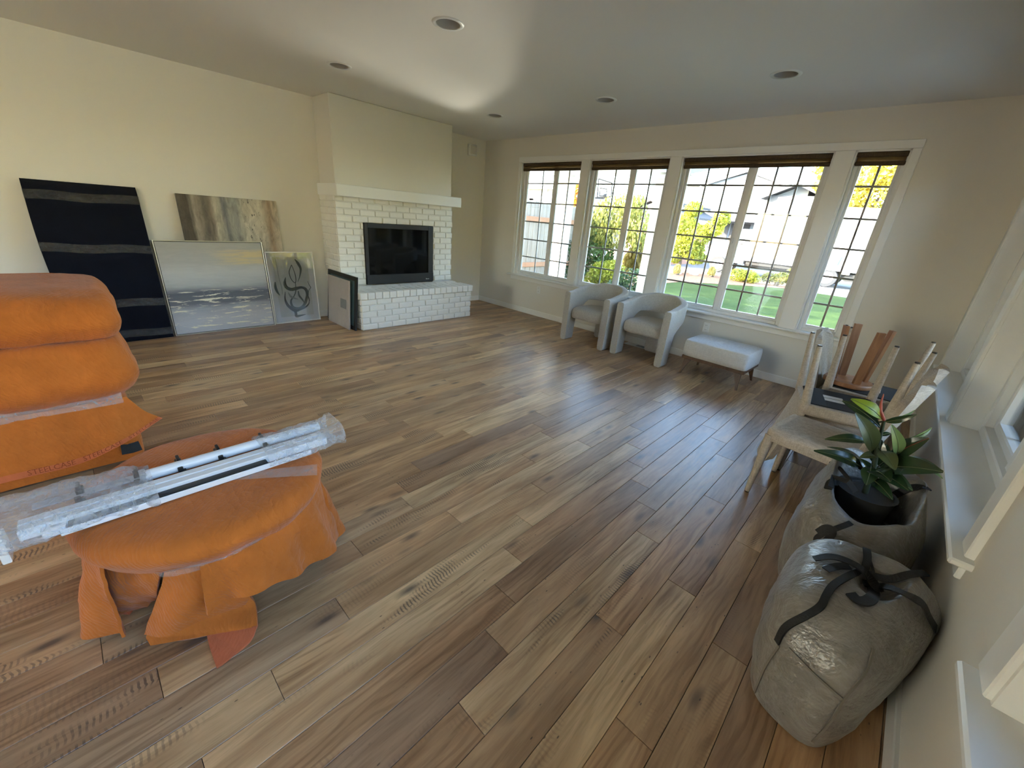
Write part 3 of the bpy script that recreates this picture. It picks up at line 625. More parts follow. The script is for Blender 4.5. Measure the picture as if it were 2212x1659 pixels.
tree('round_tree', 'bright yellow green tree in front of the moving truck', 'tree', (-8.2, 20.0), [(-8.35,20.0,1.75,.65,.6,.55), (-7.75,20.0,1.35,.75,.6,.55), (-8.35,20.0,.95,.55,.5,.45), (-7.7,19.9,.75,.6,.5,.42), (-8.45,20.0,.35,.4,.4,.3), (-7.0,20.0,1.75,.45,.4,.4), (-6.75,20.0,2.15,.4,.35,.35), (-8.05,20.0,2.45,.4,.4,.35), (-7.45,20,.45,.45,.4,.35)], 6500, .13, L_YG, .9, seed=9)
tree('mounded_shrub', 'low rounded yellow green shrub on the mulch in front of the truck', 'shrub', (-5.3, 20.2), [(-5.55,20.2,-.08,.42,.4,.28), (-5.15,20.2,-.08,.42,.4,.27), (-4.9,20.2,-.15,.3,.3,.2)], 2200, .07, L_YG, .2, seed=10)
tree('sparse_shrub', 'sparse leafy shrub right of the rounded mound', 'shrub', (-4.1, 20.6), [(-4.45,20.6,-.05,.3,.3,.22), (-4.0,20.6,-.02,.36,.3,.25), (-3.7,20.7,.1,.3,.3,.35)], 1300, .09, L_OLV, .3, seed=11)
for q, (x, yy, lb) in enumerate(((-7.75, 18.9, 'tuft of pale grass beside the rock on the mulch'), (-6.75, 20.4, 'tuft of pale grass near the front wheel of the truck'))):
    tree('grass_tuft', lb, 'grass', (x, yy), [(x, yy, -.12, .16, .16, .22)], 260, .14, L_TAN, .1, droop=.7, seed=20+q, group='pale grass tufts')
tree('golden_maple', 'large golden green tree behind the moving truck', 'tree', (-3.2, 31.5), [(-3.6,31.5,5.3,1.6,1.3,1.1), (-2.2,31.5,5.4,1.4,1.3,1.1), (-5.0,31.5,4.6,1.0,1.0,.7), (-4.2,31.5,4.0,1.3,1.2,.8), (-2.6,31.5,4.0,1.5,1.2,.9), (-5.6,31.5,5.6,.7,.7,.7), (-1.0,31.5,4.8,1.3,1.2,1.2), (-3.4,31.5,6.6,1.6,1.3,.9)], 7500, .22, L_GOLD, 3.4, seed=12)
tree('orange_tree', 'small orange autumn tree far beyond the white porch post', 'tree', (-14.7, 20.2), [(-14.75,20.2,2.9,.55,.5,.6), (-14.6,20.2,2.3,.6,.5,.5), (-14.9,20.2,3.3,.35,.35,.4)], 1500, .13, L_OR, 2.2, seed=13)
tree('shade_tree', 'tall broad shade tree at the left edge of the front lawn', 'tree', (-13.2, 10.2), [(-13.2,10.2,6.4,3.4,3.3,2.2), (-14.5,11.6,5.2,2.6,2.4,1.8), (-12.2,9.4,5.2,2.2,2.2,1.7), (-13.4,10.4,8.0,2.2,2.2,1.5)], 5200, .42, L_GR, 4.6, seed=14)
for q, (x, yy, s_, mm) in enumerate(((6.9, 3.2, .62, L_GOLD), (7.4, 9.4, .8, L_YG), (6.9, -3.0, .62, L_GOLD))):
    tree('side_tree', ('golden tree outside the side windows, opposite the nearest pane', 'yellow green tree outside the side windows, beyond the far pane', 'golden tree outside the side windows, behind the camera')[q], 'tree', (x, yy), [(x,yy,2.6*s_,2.2,2.3,1.5), (x+.3,yy+1.4,1.7*s_,1.8,1.8,1.3), (x+.2,yy-1.5,1.6*s_,1.8,1.8,1.3), (x,yy,4.0*s_,1.6,1.7,1.1), (x-.2,yy,.8,1.4,2.2,1.0)], 4200, .26, mm, 2.4, seed=30+q, group='trees outside the side windows')
h = thing('bounce_house', 'unseen pale yellow house added to bounce sunlight into the side windows', 'house', (10, 1, GZ)); CREAM = plain('cream siding', (.76, .70, .56), .75)  # unseen house, added so its sunlit wall throws light indoors
MB().box(9.0, -11, GZ, 16, 9.5, 3.0).build('wall', CREAM, h)
MB().add([(8.5,-11.5,2.95),(12.5,-11.5,4.4),(16.5,-11.5,2.95),(8.5,10,2.95),(12.5,10,4.4),(16.5,10,2.95)], [(0,3,4,1),(1,4,5,2),(0,1,2),(3,5,4),(0,2,5,3)]).build('roof', ROOFM, h)
# rocks
ROCK = plain('pale rock', (.50, .48, .45), .85, (6, .8, .06), .25, 4)
for q, (x, yy, s_, lb) in enumerate(((-8.05, 19.55, .26, 'pale boulder on the mulch under the yellow green tree'), (-7.35, 19.95, .17, 'smaller dark rock right of the pale boulder'))):
    m = MB(); m.lathe([(.01, -.9)]+[(cos(a), sin(a)) for a in np.linspace(-1.1, 1.45, 7)]+[(.01, 1)], 12); m.v = [tuple(np.array(p)*(1+.28*nz(p, 1.3, q*5))*np.array([s_*1.25, s_, s_*.7])+np.array([x, yy, GZ+s_*.45])) for p in m.v]
    tag(m.build('rock', ROCK, None, 40), lb, 'rock', 'rocks on the mulch bed')
# moving truck
TR_W = plain('truck white paint', (.62, .63, .64), .35); TEAL = plain('teal lettering', (.06, .52, .56), .5); PALE = plain('pale printed lettering', (.62, .74, .76), .5); TYRE = plain('tyre rubber', (.05, .05, .052), .85); WHEELM = plain('white steel wheel', (.62, .60, .55), .5); CHAS = plain('truck chassis', (.035, .033, .03), .8); TGLASS = plain('truck window glass', (.10, .13, .13), .1); BLUEM = plain('blue marker', (.03, .12, .40), .5)
tk = thing('moving_truck', 'white box truck with a large teal number four parked in the street', 'truck', (-4.4, 24.6, GZ)); TY = 23.55; ZG = GZ+.01
bx = MB().rbox(-6.38, TY, .40, -.95, TY+2.3, 3.0, .03).build('cargo_box', TR_W, tk)
for n_, verts, mt in (('four', None, TEAL),):
    m = MB(); m.add([(-5.40,0,2.53),(-5.62,0,2.53),(-6.0,0,2.02),(-6.0,0,1.98),(-5.58,0,1.98),(-5.58,0,1.66),(-5.40,0,1.66)], [(0,1,2,3,4,6)])
m = MB(); Yq = TY-.004
def poly(P): 
    k = len(P); m.add([(x, Yq, z) for x, z in P]+[(x, Yq+.003, z) for x, z in P], [tuple(range(k)), tuple(range(2*k-1, k-1, -1))]+[(q, q+k, (q+1) % k+k, (q+1) % k) for q in range(k)])
poly([(-5.60,1.64),(-5.36,1.64),(-5.36,1.97),(-5.60,1.97)]); poly([(-6.02,1.97),(-4.3,1.97),(-4.3,2.12),(-6.02,2.12)]); poly([(-6.02,2.12),(-5.82,2.12),(-5.50,2.56),(-5.60,2.56)]); poly([(-5.60,2.12),(-5.36,2.12),(-5.36,2.56),(-5.60,2.56)]); m.build('number_four', TEAL, bx)
m = MB(); poly([(-6.3,1.07),(-5.75,1.07),(-5.75,1.13),(-6.3,1.13)]); poly([(-5.2,1.1),(-4.3,1.04),(-4.3,1.16),(-5.2,1.15)]); m.build('lower_stripe', TEAL, bx)
m = MB()
for k in range(4): poly([(-5.2+k*.22,2.28),(-5.1+k*.22,2.28),(-5.1+k*.22,2.48),(-5.2+k*.22,2.48)])
m.build('pale_letters', PALE, bx)
m = MB(); poly([(-2.62,.62),(-2.56,.62),(-2.50,1.0),(-2.56,1.0)]); m.build('blue_mark', BLUEM, bx)
for z in (.42, 2.97): MB().rbox(-6.40, TY-.012, z-.03, -.93, TY+.03, z+.03, .006).build('box_rail', plain('box trim', (.6, .61, .62), .4), bx)
prof = [(-6.45, .30), (-6.45, 1.86), (-6.95, 1.84), (-7.35, 1.28), (-8.12, 1.08), (-8.25, .75), (-8.25, .22), (-6.45, .22)]; n = len(prof); y0, y1 = TY+.12, TY+2.15
MB().add([(x, y0, z) for x, z in prof]+[(x, y1, z) for x, z in prof], [tuple(range(n)), tuple(range(2*n-1, n-1, -1))]+[(q, q+n, (q+1) % n+n, (q+1) % n) for q in range(n)]).build('cab', TR_W, tk)
sd = [(-6.62, 1.30), (-6.62, 1.74), (-6.93, 1.74), (-7.22, 1.30)]; MB().add([(x, y0-.006, z) for x, z in sd]+[(x, y0+.004, z) for x, z in sd], [(0,1,2,3),(7,6,5,4),(0,4,5,1),(1,5,6,2),(2,6,7,3),(3,7,4,0)]).build('side_window', TGLASS, tk)
MB().add([(-6.97,y0+.08,1.80),(-7.33,y0+.08,1.31),(-7.33,y1-.08,1.31),(-6.97,y1-.08,1.80),(-7.0,y0+.08,1.82),(-7.37,y0+.08,1.32),(-7.37,y1-.08,1.32),(-7.0,y1-.08,1.82)], [(0,1,2,3),(7,6,5,4),(0,4,5,1),(1,5,6,2),(2,6,7,3),(3,7,4,0)]).build('windscreen', TGLASS, tk)
MB().rbox(-7.35, TY-.10, 1.22, -7.22, TY+.10, 1.52, .02).build('mirror', CHAS, tk); MB().rbox(-8.32, y0+.05, .18, -8.2, y1-.05, .38, .03).build('bumper', CHAS, tk); MB().rbox(-6.80, y0-.02, 1.12, -6.66, y0, 1.16, .008).build('door_handle', CHAS, tk)
MB().box(-6.4, TY+.25, .12, -1.0, TY+2.05, .36).box(-6.3, TY+.08, .22, -3.5, TY+.16, .38).box(-2.2, TY+.1, .0, -1.2, TY+.5, .3).build('undercarriage', CHAS, tk); MB().rbox(-2.35, TY-.01, .28, -2.05, TY+.06, .42, .02).build('side_lamp', plain('pale lamp', (.7, .6, .45), .4), tk)
R = .41
for x, yy in ((-7.62, TY+.12), (-2.83, TY+.12), (-7.62, TY+1.95), (-2.83, TY+1.95)):
    wm = MB().lathe([(R*.62, -.11), (R*.96, -.11), (R, -.07), (R, .07), (R*.96, .11), (R*.62, .11)], 28, cap=False).xf(Matrix.Translation((x, yy, ZG+R)) @ Matrix.Rotation(pi/2, 4, 'X')); wo_ = wm.build('wheel', TYRE, tk, 50)
    MB().lathe([(.01, -.06), (R*.22, -.09), (R*.28, -.03), (R*.52, -.05), (R*.63, -.10), (R*.63, .1)], 24).xf(Matrix.Translation((x, yy, ZG+R)) @ Matrix.Rotation(-pi/2, 4, 'X')).build('hub', WHEELM, wo_, 40)
# houses across the street
SID = plain('pale blue grey siding', (.36, .39, .42), .7); SID2 = plain('white siding', (.48, .49, .50), .7); GRYS = plain('dark grey siding', (.07, .075, .08), .8); HGL = plain('far window glass', (.16, .20, .21), .12); BRK = plain('reddish brick wall', (.36, .19, .14), .85, (8, .4, .02), .2, 14); DKR = plain('dark band', (.07, .07, .075), .7)
def gable(m, x0, x1, y0, y1, ze, zp, ov=.35, th=.16, xp=None):
    xp = (x0+x1)/2 if xp is None else xp; sl = (zp-ze)/(xp-x0); sr = (zp-ze)/(x1-xp); a, b = x0-ov, x1+ov; za, zb = ze-ov*sl, ze-ov*sr
    P = [(a, za), (xp, zp), (b, zb), (b, zb+th), (xp, zp+th), (a, za+th)]
    return m.add([(x, y0-ov, z) for x, z in P]+[(x, y1, z) for x, z in P], [(0,1,4,5),(1,2,3,4),(11,10,7,6),(10,9,8,7),(5,4,10,11),(4,3,9,10),(0,6,7,1),(1,7,8,2),(0,5,11,6),(2,8,9,3)])
def win(h, x0, x1, z0, z1, y, mull=1, m=None):
    f = MB(); w_ = .10; f.box(x0-w_, y-.05, z0-w_, x0, y+.02, z1+w_).box(x1, y-.05, z0-w_, x1+w_, y+.02, z1+w_).box(x0, y-.05, z1, x1, y+.02, z1+w_).box(x0, y-.05, z0-w_, x1, y+.02, z0)
    for q in range(1, mull+1): x = x0+(x1-x0)*q/(mull+1); f.box(x-.05, y-.045, z0, x+.05, y+.01, z1)
    fo = f.build('window', WHITEP, h); MB().box(x0, y-.02, z0, x1, y-.01, z1).build('pane', m or HGL, fo)
h = thing('house', 'two storey pale house with a wide gable behind the moving truck', 'house', (-10.5, 34, GZ)); HY = 32.1
MB().box(-14.8, HY, GZ, -6.2, HY+8, 4.62).add([(-12.6,HY,4.62),(-7.55,HY,4.62),(-9.85,HY,5.38)], [(0,1,2)]).build('wall', SID, h)
gable(MB(), -12.5, -7.5, HY, HY+8, 4.66, 5.42, .35, .16, -9.85).build('roof', ROOFM, h); MB().box(-15.3, HY-.4, 4.58, -12.4, HY+8, 4.74).build('roof', ROOFM, h); gable(MB(), -13.0, -8.6, HY+1.5, HY+8, 5.0, 5.66, .3, .14, -10.25).build('roof', ROOFM, h)
MB().add([(-12.7,HY-.37,4.52),(-12.7,HY-.37,4.66),(-9.85,HY-.37,5.56),(-7.2,HY-.37,4.66),(-7.2,HY-.37,4.52),(-9.85,HY-.37,5.42)], [(0,5,2,1),(5,4,3,2)]).build('barge_board', WHITEP2, h)
win(h, -12.80, -11.45, 3.68, 4.46, HY, 1); win(h, -10.45, -8.80, 3.42, 4.46, HY, 1, plain('blind filled glass', (.55, .56, .56), .3)); win(h, -14.6, -13.6, 3.6, 4.2, HY, 1)
MB().box(-11.6, HY-1.2, 2.38, -6.8, HY, 2.62).build('porch_roof', ROOFM, h); MB().box(-11.4, HY-.06, .6, -10.2, HY-.02, 2.3).build('door', DKR, h); MB().box(-10.1, HY-.06, 1.2, -8.9, HY-.02, 2.3).build('dark_panel', DKR, h)
h = thing('garage_house', 'dark grey house wing with its own small gable right of the pale house', 'house', (-7.2, 33, GZ))
MB().box(-8.15, HY-.6, GZ, -5.2, HY+7, 4.05).build('wall', GRYS, h); gable(MB(), -8.2, -5.2, HY-.6, HY+7, 3.95, 4.62, .3, .12).build('roof', ROOFM, h); win(h, -7.5, -6.9, 3.35, 3.85, HY-.6, 0); win(h, -6.4, -5.8, 3.35, 3.85, HY-.6, 0)
h = thing('brick_house', 'low grey gabled house with reddish brick walls beyond the shrubs', 'house', (-12.5, 23, GZ)); HY = 23.0
MB().box(-14.0, HY, GZ, -10.4, HY+6, 2.0).build('wall', BRK, h); MB().box(-14.1, HY-.05, 1.92, -10.3, HY, 2.28).build('dark_band', DKR, h); MB().add([(-13.0,HY-.02,2.28),(-10.4,HY-.02,2.28),(-11.6,HY-.02,2.85)], [(0,1,2)]).build('gable_wall', SID, h)
gable(MB(), -13.1, -10.2, HY, HY+6, 2.32, 2.92, .3, .12, -11.6).build('roof', ROOFM, h); MB().add([(-14.6,HY+.5,3.25),(-10.6,HY+.5,2.85),(-10.6,HY+6,2.85),(-14.6,HY+6,3.25),(-14.6,HY+.5,3.38),(-10.6,HY+.5,2.98),(-10.6,HY+6,2.98),(-14.6,HY+6,3.38)], [(0,3,2,1),(4,5,6,7),(0,1,5,4),(1,2,6,5),(2,3,7,6),(3,0,4,7)]).build('roof', ROOFM, h); MB().box(-14.4, HY+.6, 1.9, -10.8, HY+5, 2.95).build('wall', SID, h)
h = thing('white_house', 'white house with small paned windows beyond the board fence', 'house', (-19.5, 22, GZ)); HY = 22.0
MB().box(-22.0, HY, GZ, -17.7, HY+6, 3.3).build('wall', SID2, h); MB().box(-22.4, HY-.4, 3.30, -17.5, HY+6, 3.58).build('roof', WHITEP2, h); win(h, -19.85, -19.55, 2.75, 3.0, HY, 1); win(h, -18.75, -18.45, 3.05, 3.25, HY, 1); win(h, -19.75, -19.35, 2.4, 2.65, HY, 1)
# basketball hoop on a pole
hp = thing('basketball_hoop', 'black framed basketball backboard on a pole beyond the weeping tree', 'hoop', (-9.0, 14, GZ)); m = MB()
P = [(-9.34, 3.02), (-8.74, 2.88), (-8.70, 2.44), (-9.28, 2.40)]
for q in range(4): (a, b), (c, d) = P[q], P[(q+1) % 4]; m.tube([(a, 14, b), (c, 14, d)], .022, 6)
m.build('backboard_frame', CHAS, hp); m = MB(); P = [(-9.22, 2.72), (-8.92, 2.68), (-8.92, 2.46), (-9.2, 2.46)]
for q in range(4): (a, b), (c, d) = P[q], P[(q+1) % 4]; m.tube([(a, 14, b), (c, 14, d)], .018, 6)
m.build('target_square', CHAS, hp); MB().tube([(-9.0, 14.35, GZ), (-9.0, 14.3, 2.2), (-9.0, 14.02, 2.5)], .05, 8).build('pole', CHAS, hp); MB().tube([(-9.05+.22*cos(a), 13.72+.22*sin(a), 2.36) for a in np.linspace(0, 2*pi, 20)], .012, 6).build('rim', CHAS, hp)
# ------------------------------------------------------------------ things in the room
def at(px, py, z):
    d = WR @ np.array([px-1106, py-829.5, F_PX]); t = (z-CAM_H)/d[2]; return (d[0]*t, d[1]*t, z)
def at_y(px, py, y):
    d = WR @ np.array([px-1106, py-829.5, F_PX]); t = y/d[1]; return (d[0]*t, y, CAM_H+d[2]*t)
from mathutils.bvhtree import BVHTree
def on(bvh, px, py, off=.004):
    d = Vector(WR @ np.array([px-1106, py-829.5, F_PX])).normalized(); h = bvh.ray_cast(Vector((0, 0, CAM_H)), d)
    if h[0] is None: return None
    n = h[1] if h[1].dot(d) < 0 else -h[1]
    return h[0]+n*off, n
def world_bvh(mb): return BVHTree.FromPolygons([Vector(p) for p in mb.v], mb.f)
def drape(mb, bvh, px, width, th=.003, off=.005, n=None, lift=None):
    """a strap laid over a surface: points seen at px, found on that surface"""
    P = crs(np.array(px, float), n or len(px)*6); pts = []; nn = []
    for k, (x, y) in enumerate(P):
        h = on(bvh, x, y, off + (lift(k/(len(P)-1)) if lift else 0))
        if h: pts.append(h[0]); nn.append(h[1])
    for _ in range(3):
        pts = [pts[0]]+[(pts[i-1]+pts[i]*2+pts[i+1])/4 for i in range(1, len(pts)-1)]+[pts[-1]]; nn = [nn[0]]+[((nn[i-1]+nn[i]*2+nn[i+1])/4).normalized() for i in range(1, len(nn)-1)]+[nn[-1]]
    return mb.ribbon(pts, width, th, nn)

# ---- leaning panels
def lean(o, bl, ex, top_shift, h):
    """bl: bottom left front corner; ex: unit vector along the bottom; top_shift: how far the top moves backwards"""
    ex = Vector(ex).normalized(); up = Vector((0, 0, 1)); n = ex.cross(up); ez = (up*sqrt(max(h*h-top_shift**2, 0)) - n*top_shift).normalized(); ey = ez.cross(ex)
    o.matrix_world = Matrix(((ex.x, ey.x, ez.x, bl[0]), (ex.y, ey.y, ez.y, bl[1]), (ex.z, ey.z, ez.z, bl[2]), (0, 0, 0, 1)))
def L(mb, name, m, r, **k): return mb.build(name, m, r, world=False, **k)
def art_sea(w_, h_):
    m = N('grey seascape paint'); c = m.coord(scale=(1/w_, 1, 1/h_)); sx = m.n('SeparateXYZ', Vector=c); u, v = sx.outputs[0], sx.outputs[2]
    n1 = m.noise(m.scale(c, (2.2, 1, 11)), 1, 5, .62, .4); n2 = m.noise(m.scale(c, (5, 1, 30)), 1, 5, .65, .6); n3 = m.noise(m.scale(c, (3, 1, 26)), 1.3, 5, .7, .5)
    vv = m.math('ADD', v, m.math('MULTIPLY', m.math('SUBTRACT', n1, .5), .10))
    base = m.ramp(vv, [(0, (.48,.50,.55)), (.14, (.52,.53,.57)), (.27, (.40,.42,.47)), (.335, (.16,.17,.20)), (.44, (.12,.13,.16)), (.475, (.24,.25,.27)), (.53, (.45,.46,.45)), (.66, (.53,.52,.50)), (.78, (.44,.43,.41)), (1, (.40,.39,.36))])
    base = m.mix(.30, base, m.mix(n2, (.25,.26,.30), (.72,.72,.72)), 'OVERLAY')
    def band(x, lo, hi, s=.02): return m.math('MULTIPLY', m.ramp(x, [(lo-s, 0), (lo, 1)]), m.ramp(x, [(hi, 1), (hi+s, 0)]))
    streak = m.math('MULTIPLY', m.ramp(n3, [(.555, 0), (.60, 1)]), band(v, .06, .46, .03))
    base = m.mix(streak, base, (.86,.82,.66))
    yel = m.math('MULTIPLY', m.math('MULTIPLY', band(v, .76, .89, .03), m.ramp(u, [(.40, 0), (.75, 1)])), m.ramp(n2, [(.35, .2), (.6, .85)]))
    base = m.mix(yel, base, (.66,.52,.26)); return m.done(m.bsdf(base, .5, m.bump(n2, .3, .003), Specular_IOR_Level=.35))
def art_streaks(w_, h_):
    m = N('vertical streak paint'); c = m.coord(scale=(1/w_, 1, 1/h_)); sx = m.n('SeparateXYZ', Vector=c); u, v = sx.outputs[0], sx.outputs[2]
    n1 = m.noise(m.scale(c, (12, 1, 1.6)), 1, 5, .65, .5); n2 = m.noise(m.scale(c, (18, 1, 9)), 1, 5, .7, .7); n3 = m.noise(m.scale(c, (40, 1, 30)), 1, 3, .6)
    uu = m.math('ADD', u, m.math('MULTIPLY', m.math('SUBTRACT', n1, .5), .10))
    b = m.ramp(uu, [(0, (.10,.085,.065)), (.09, (.075,.06,.045)), (.13, (.33,.29,.24)), (.22, (.16,.14,.115)), (.30, (.18,.15,.12)), (.34, (.45,.42,.35)), (.40, (.36,.34,.29)), (.43, (.17,.18,.20)), (.47, (.33,.33,.30)), (.55, (.27,.28,.27)), (.62, (.50,.47,.39)), (.80, (.52,.48,.40)), (.90, (.34,.25,.17)), (1, (.48,.43,.35))])
    b = m.mix(.55, b, m.mix(m.ramp(n2, [(.3, 0), (.7, 1)]), (.16,.15,.14), (.80,.78,.72)), 'OVERLAY')
    sp = m.math('MULTIPLY', m.math('MULTIPLY', m.ramp(n3, [(.60, 0), (.66, 1)]), m.ramp(u, [(.58, 0), (.66, 1)])), m.ramp(u, [(.78, 1), (.86, 0)]))
    return m.done(m.bsdf(m.mix(sp, b, (.05,.05,.05)), .6, m.bump(n2, .3, .003)))
SILV = plain('thin silver frame', (.55, .54, .50), .3, Metallic=.7); DKLINE = plain('dark frame gap', (.03, .03, .03), .7)
w_, h_ = .94, 1.42
r = thing('abstract_canvas', 'large unframed canvas with vertical grey and brown streaks leaning on the wall', 'painting'); lean(r, (-5.562, .882, 0), (0, 1, 0), .062, h_)
L(MB().rbox(0, 0, 0, w_, .035, h_, .004), 'canvas', art_streaks(w_, h_), r)
w_, h_ = .985, .975
r = thing('seascape_painting', 'grey seascape painting with cream streaks in a thin silver frame', 'painting'); lean(r, (-5.470, .604, 0), (0, 1, 0), .09, h_)
L(MB().rbox(.014, .006, .014, w_-.014, .03, h_-.014, .002), 'canvas', art_sea(w_, h_), r)
f = MB(); f.rbox(0, 0, 0, .009, .036, h_, .002).rbox(w_-.009, 0, 0, w_, .036, h_, .002).rbox(.009, 0, 0, w_-.009, .036, .009, .002).rbox(.009, 0, h_-.009, w_-.009, .036, h_, .002); L(f, 'frame', SILV, r)
L(MB().box(.004, .02, .004, w_-.004, .034, h_-.004), 'backing', DKLINE, r)
w_, h_ = .55, .86
r = thing('ink_print', 'black ink swirl print on grey in a slim white frame behind glass', 'picture'); lean(r, (-5.508, 1.603, 0), (0, 1, 0), .062, h_)
f = MB(); q = .012; f.rbox(0, 0, 0, q, .025, h_, .002).rbox(w_-q, 0, 0, w_, .025, h_, .002).rbox(q, 0, 0, w_-q, .025, q, .002).rbox(q, 0, h_-q, w_-q, .025, h_, .002); L(f, 'frame', plain('white frame', (.80, .78, .74), .35), r)
L(MB().box(q, .012, q, w_-q, .02, h_-q), 'mat_board', plain('white mat board', (.66, .66, .68), .8), r)
PX = lambda u, v: (u*w_, .0112, v*h_)
pm = N('print paper'); cc = pm.coord(scale=(4, 1, 3)); pap = L(MB().box(.075, .0115, .075, .475, .0125, .80), 'paper', pm.done(pm.bsdf(pm.mix(pm.ramp(pm.noise(cc, 1, 3), [(.35, 0), (.65, 1)]), (.47,.48,.46), (.56,.56,.53)), .8)), r)
INK = plain('black ink', (.012, .018, .016), .6); INK2 = plain('dark green grey ink', (.06, .085, .075), .6); INK3 = plain('grey wash', (.25, .27, .25), .7)
ST = [('S', [(.355,.649),(.319,.574),(.341,.51),(.435,.474),(.551,.483),(.652,.498),(.745,.475),(.781,.414),(.743,.336),(.686,.258),(.606,.21),(.505,.196),(.415,.221),(.389,.275),(.401,.327),(.47,.376),(.522,.438),(.54,.515),(.545,.58)], [.012,.05,.062,.056,.05,.05,.05,.045,.05,.055,.045,.05,.05,.04,.03,.02,.02,.016,.012], INK2),
 ('outer', [(.299,.448),(.275,.347),(.303,.267),(.373,.204),(.46,.166),(.56,.179),(.684,.205),(.775,.253),(.8,.319)], [.008,.03,.05,.055,.055,.045,.035,.02,.008], INK), ('leaf', [(.516,.822),(.446,.722),(.469,.62),(.542,.567),(.569,.643),(.552,.733),(.516,.822)], [.01,.016,.014,.012,.016,.012,.01], INK), ('stem', [(.447,.193),(.46,.126),(.461,.086),(.539,.087),(.67,.097)], [.06,.05,.05,.04,.008], INK),
 ('right', [(.819,.584),(.837,.531),(.868,.49),(.819,.452),(.785,.387),(.793,.333),(.804,.292)], [.008,.01,.012,.01,.012,.02,.012], INK), ('right2', [(.582,.449),(.587,.383),(.649,.314),(.67,.273)], [.02,.035,.03,.01], INK2), ('S inner', [(.345,.60),(.335,.555),(.37,.515),(.45,.495),(.55,.505),(.66,.50),(.735,.45),(.745,.38),(.70,.29)], [.006,.014,.014,.010,.012,.016,.014,.012,.006], INK),
 ('blade', [(.125,.593),(.116,.518),(.137,.455),(.178,.402)], [.02,.045,.04,.012], INK2), ('blade2', [(.193,.95),(.208,.825),(.217,.64),(.241,.514),(.235,.413)], [.01,.014,.014,.018,.008], INK3), ('wash', [(.36,.44),(.40,.38),(.47,.35),(.55,.33)], [.01,.04,.03,.01], INK3), ('upper', [(.60,.90),(.66,.84),(.70,.76),(.66,.66),(.60,.58)], [.01,.05,.04,.02,.008], INK2)]
for k, (nm, pts, ws, mm) in enumerate(ST):
    P = crs(np.array(pts), 40); W_ = crs(np.array(ws)[:, None], 40)[:, 0]
    L(MB().ribbon([(u*w_, .0112-.00006*k, v*h_) for u, v in P], [float(max(.002, x))*w_*1.15 for x in W_], .0002, (0, -1, 0)), 'ink_stroke', mm, pap)
L(MB().box(q, .007, q, w_-q, .009, h_-q), 'glass_pane', glass('picture glass', (.97,.97,.97), 1.5), r)
w_, h_ = .77, .655
r = thing('black_frame', 'wide black picture frame leaning against the side of the hearth', 'picture frame'); lean(r, (-5.535, 2.255, 0), (1, .012, 0), .062, h_)
q = .052; f = MB(); f.rbox(0, 0, 0, q, .022, h_, .003).rbox(w_-q, 0, 0, w_, .022, h_, .003).rbox(q, 0, 0, w_-q, .022, q, .003).rbox(q, 0, h_-q, w_-q, .022, h_, .003); L(f, 'frame', plain('black wood frame', (.006, .006, .007), .35), r)
L(MB().box(q-.004, .010, q-.004, w_-q+.004, .018, h_-q+.004), 'mat_board', plain('teal print edge', (.10, .18, .20), .5), r)
w_, h_ = .575, .60
r = thing('wrapped_picture', 'plastic wrapped beige picture back with a square grey sticker before the black frame', 'picture'); lean(r, (-5.425, 2.222, 0), (1, .006, 0), .040, h_)
L(MB().rbox(0, 0, 0, w_, .020, h_, .003), 'backing_board', plain('beige backing paper', (.44, .385, .345), .7, None, .10, 5), r)
L(MB().box(.612*w_, -.0012, .405*h_, .886*w_, .0005, .60*h_), 'sticker', plain('grey sticker', (.19, .195, .18), .6), r)
g = np.array([[(w_*(i/14), -.003-.003*abs(nz((i*.5, j*.3, 1))), h_*(j/14)) for j in range(15)] for i in range(15)]); L(MB().grid(g.tolist()), 'plastic_sleeve', mat_film('clear sleeve', (.7, .68, .66), .16, .12, 18), r, smooth=180)
# ---- rolled out navy rug wrapped in film, leaning
r = thing('wrapped_rug', 'tall navy blue folded rug bound with clear film leaning on the wall', 'rug', (-5.5, .2, 0))
def rugP(u, v):
    y = -.155+.74*u + .008*sin(v*7)*(1-u) ; x = -5.448 + .004*sin(u*5) - .150*v - .03*(v > .97)*(v-.97)/.03; z = 1.43*v
    return [x + .006*nz((y*4, z*3, 2)) , y, z]
NU, NV = 26, 60; P = np.array([[rugP(u, v) for v in np.linspace(0, 1, NV)] for u in np.linspace(0, 1, NU)]); thick(MB(), P - np.array([.02, 0, 0]), .035).build('rug', NAVY, r, smooth=50)
for k, v0 in enumerate((.925, .62, .265, .055)):
    Q = np.array([[np.array(rugP(u, v0+.026*(t-.5)*2+.012*(.5-u)*(k == 1)+.004*sin(u*9+k))) + np.array([.004+.003*abs(nz((u*9, t*3, k))), 0, 0]) for t in np.linspace(0, 1, 7)] for u in np.linspace(-.004, 1.004, 60)]); MB().grid(Q.tolist()).build('film_band', FILMB, r, smooth=180)

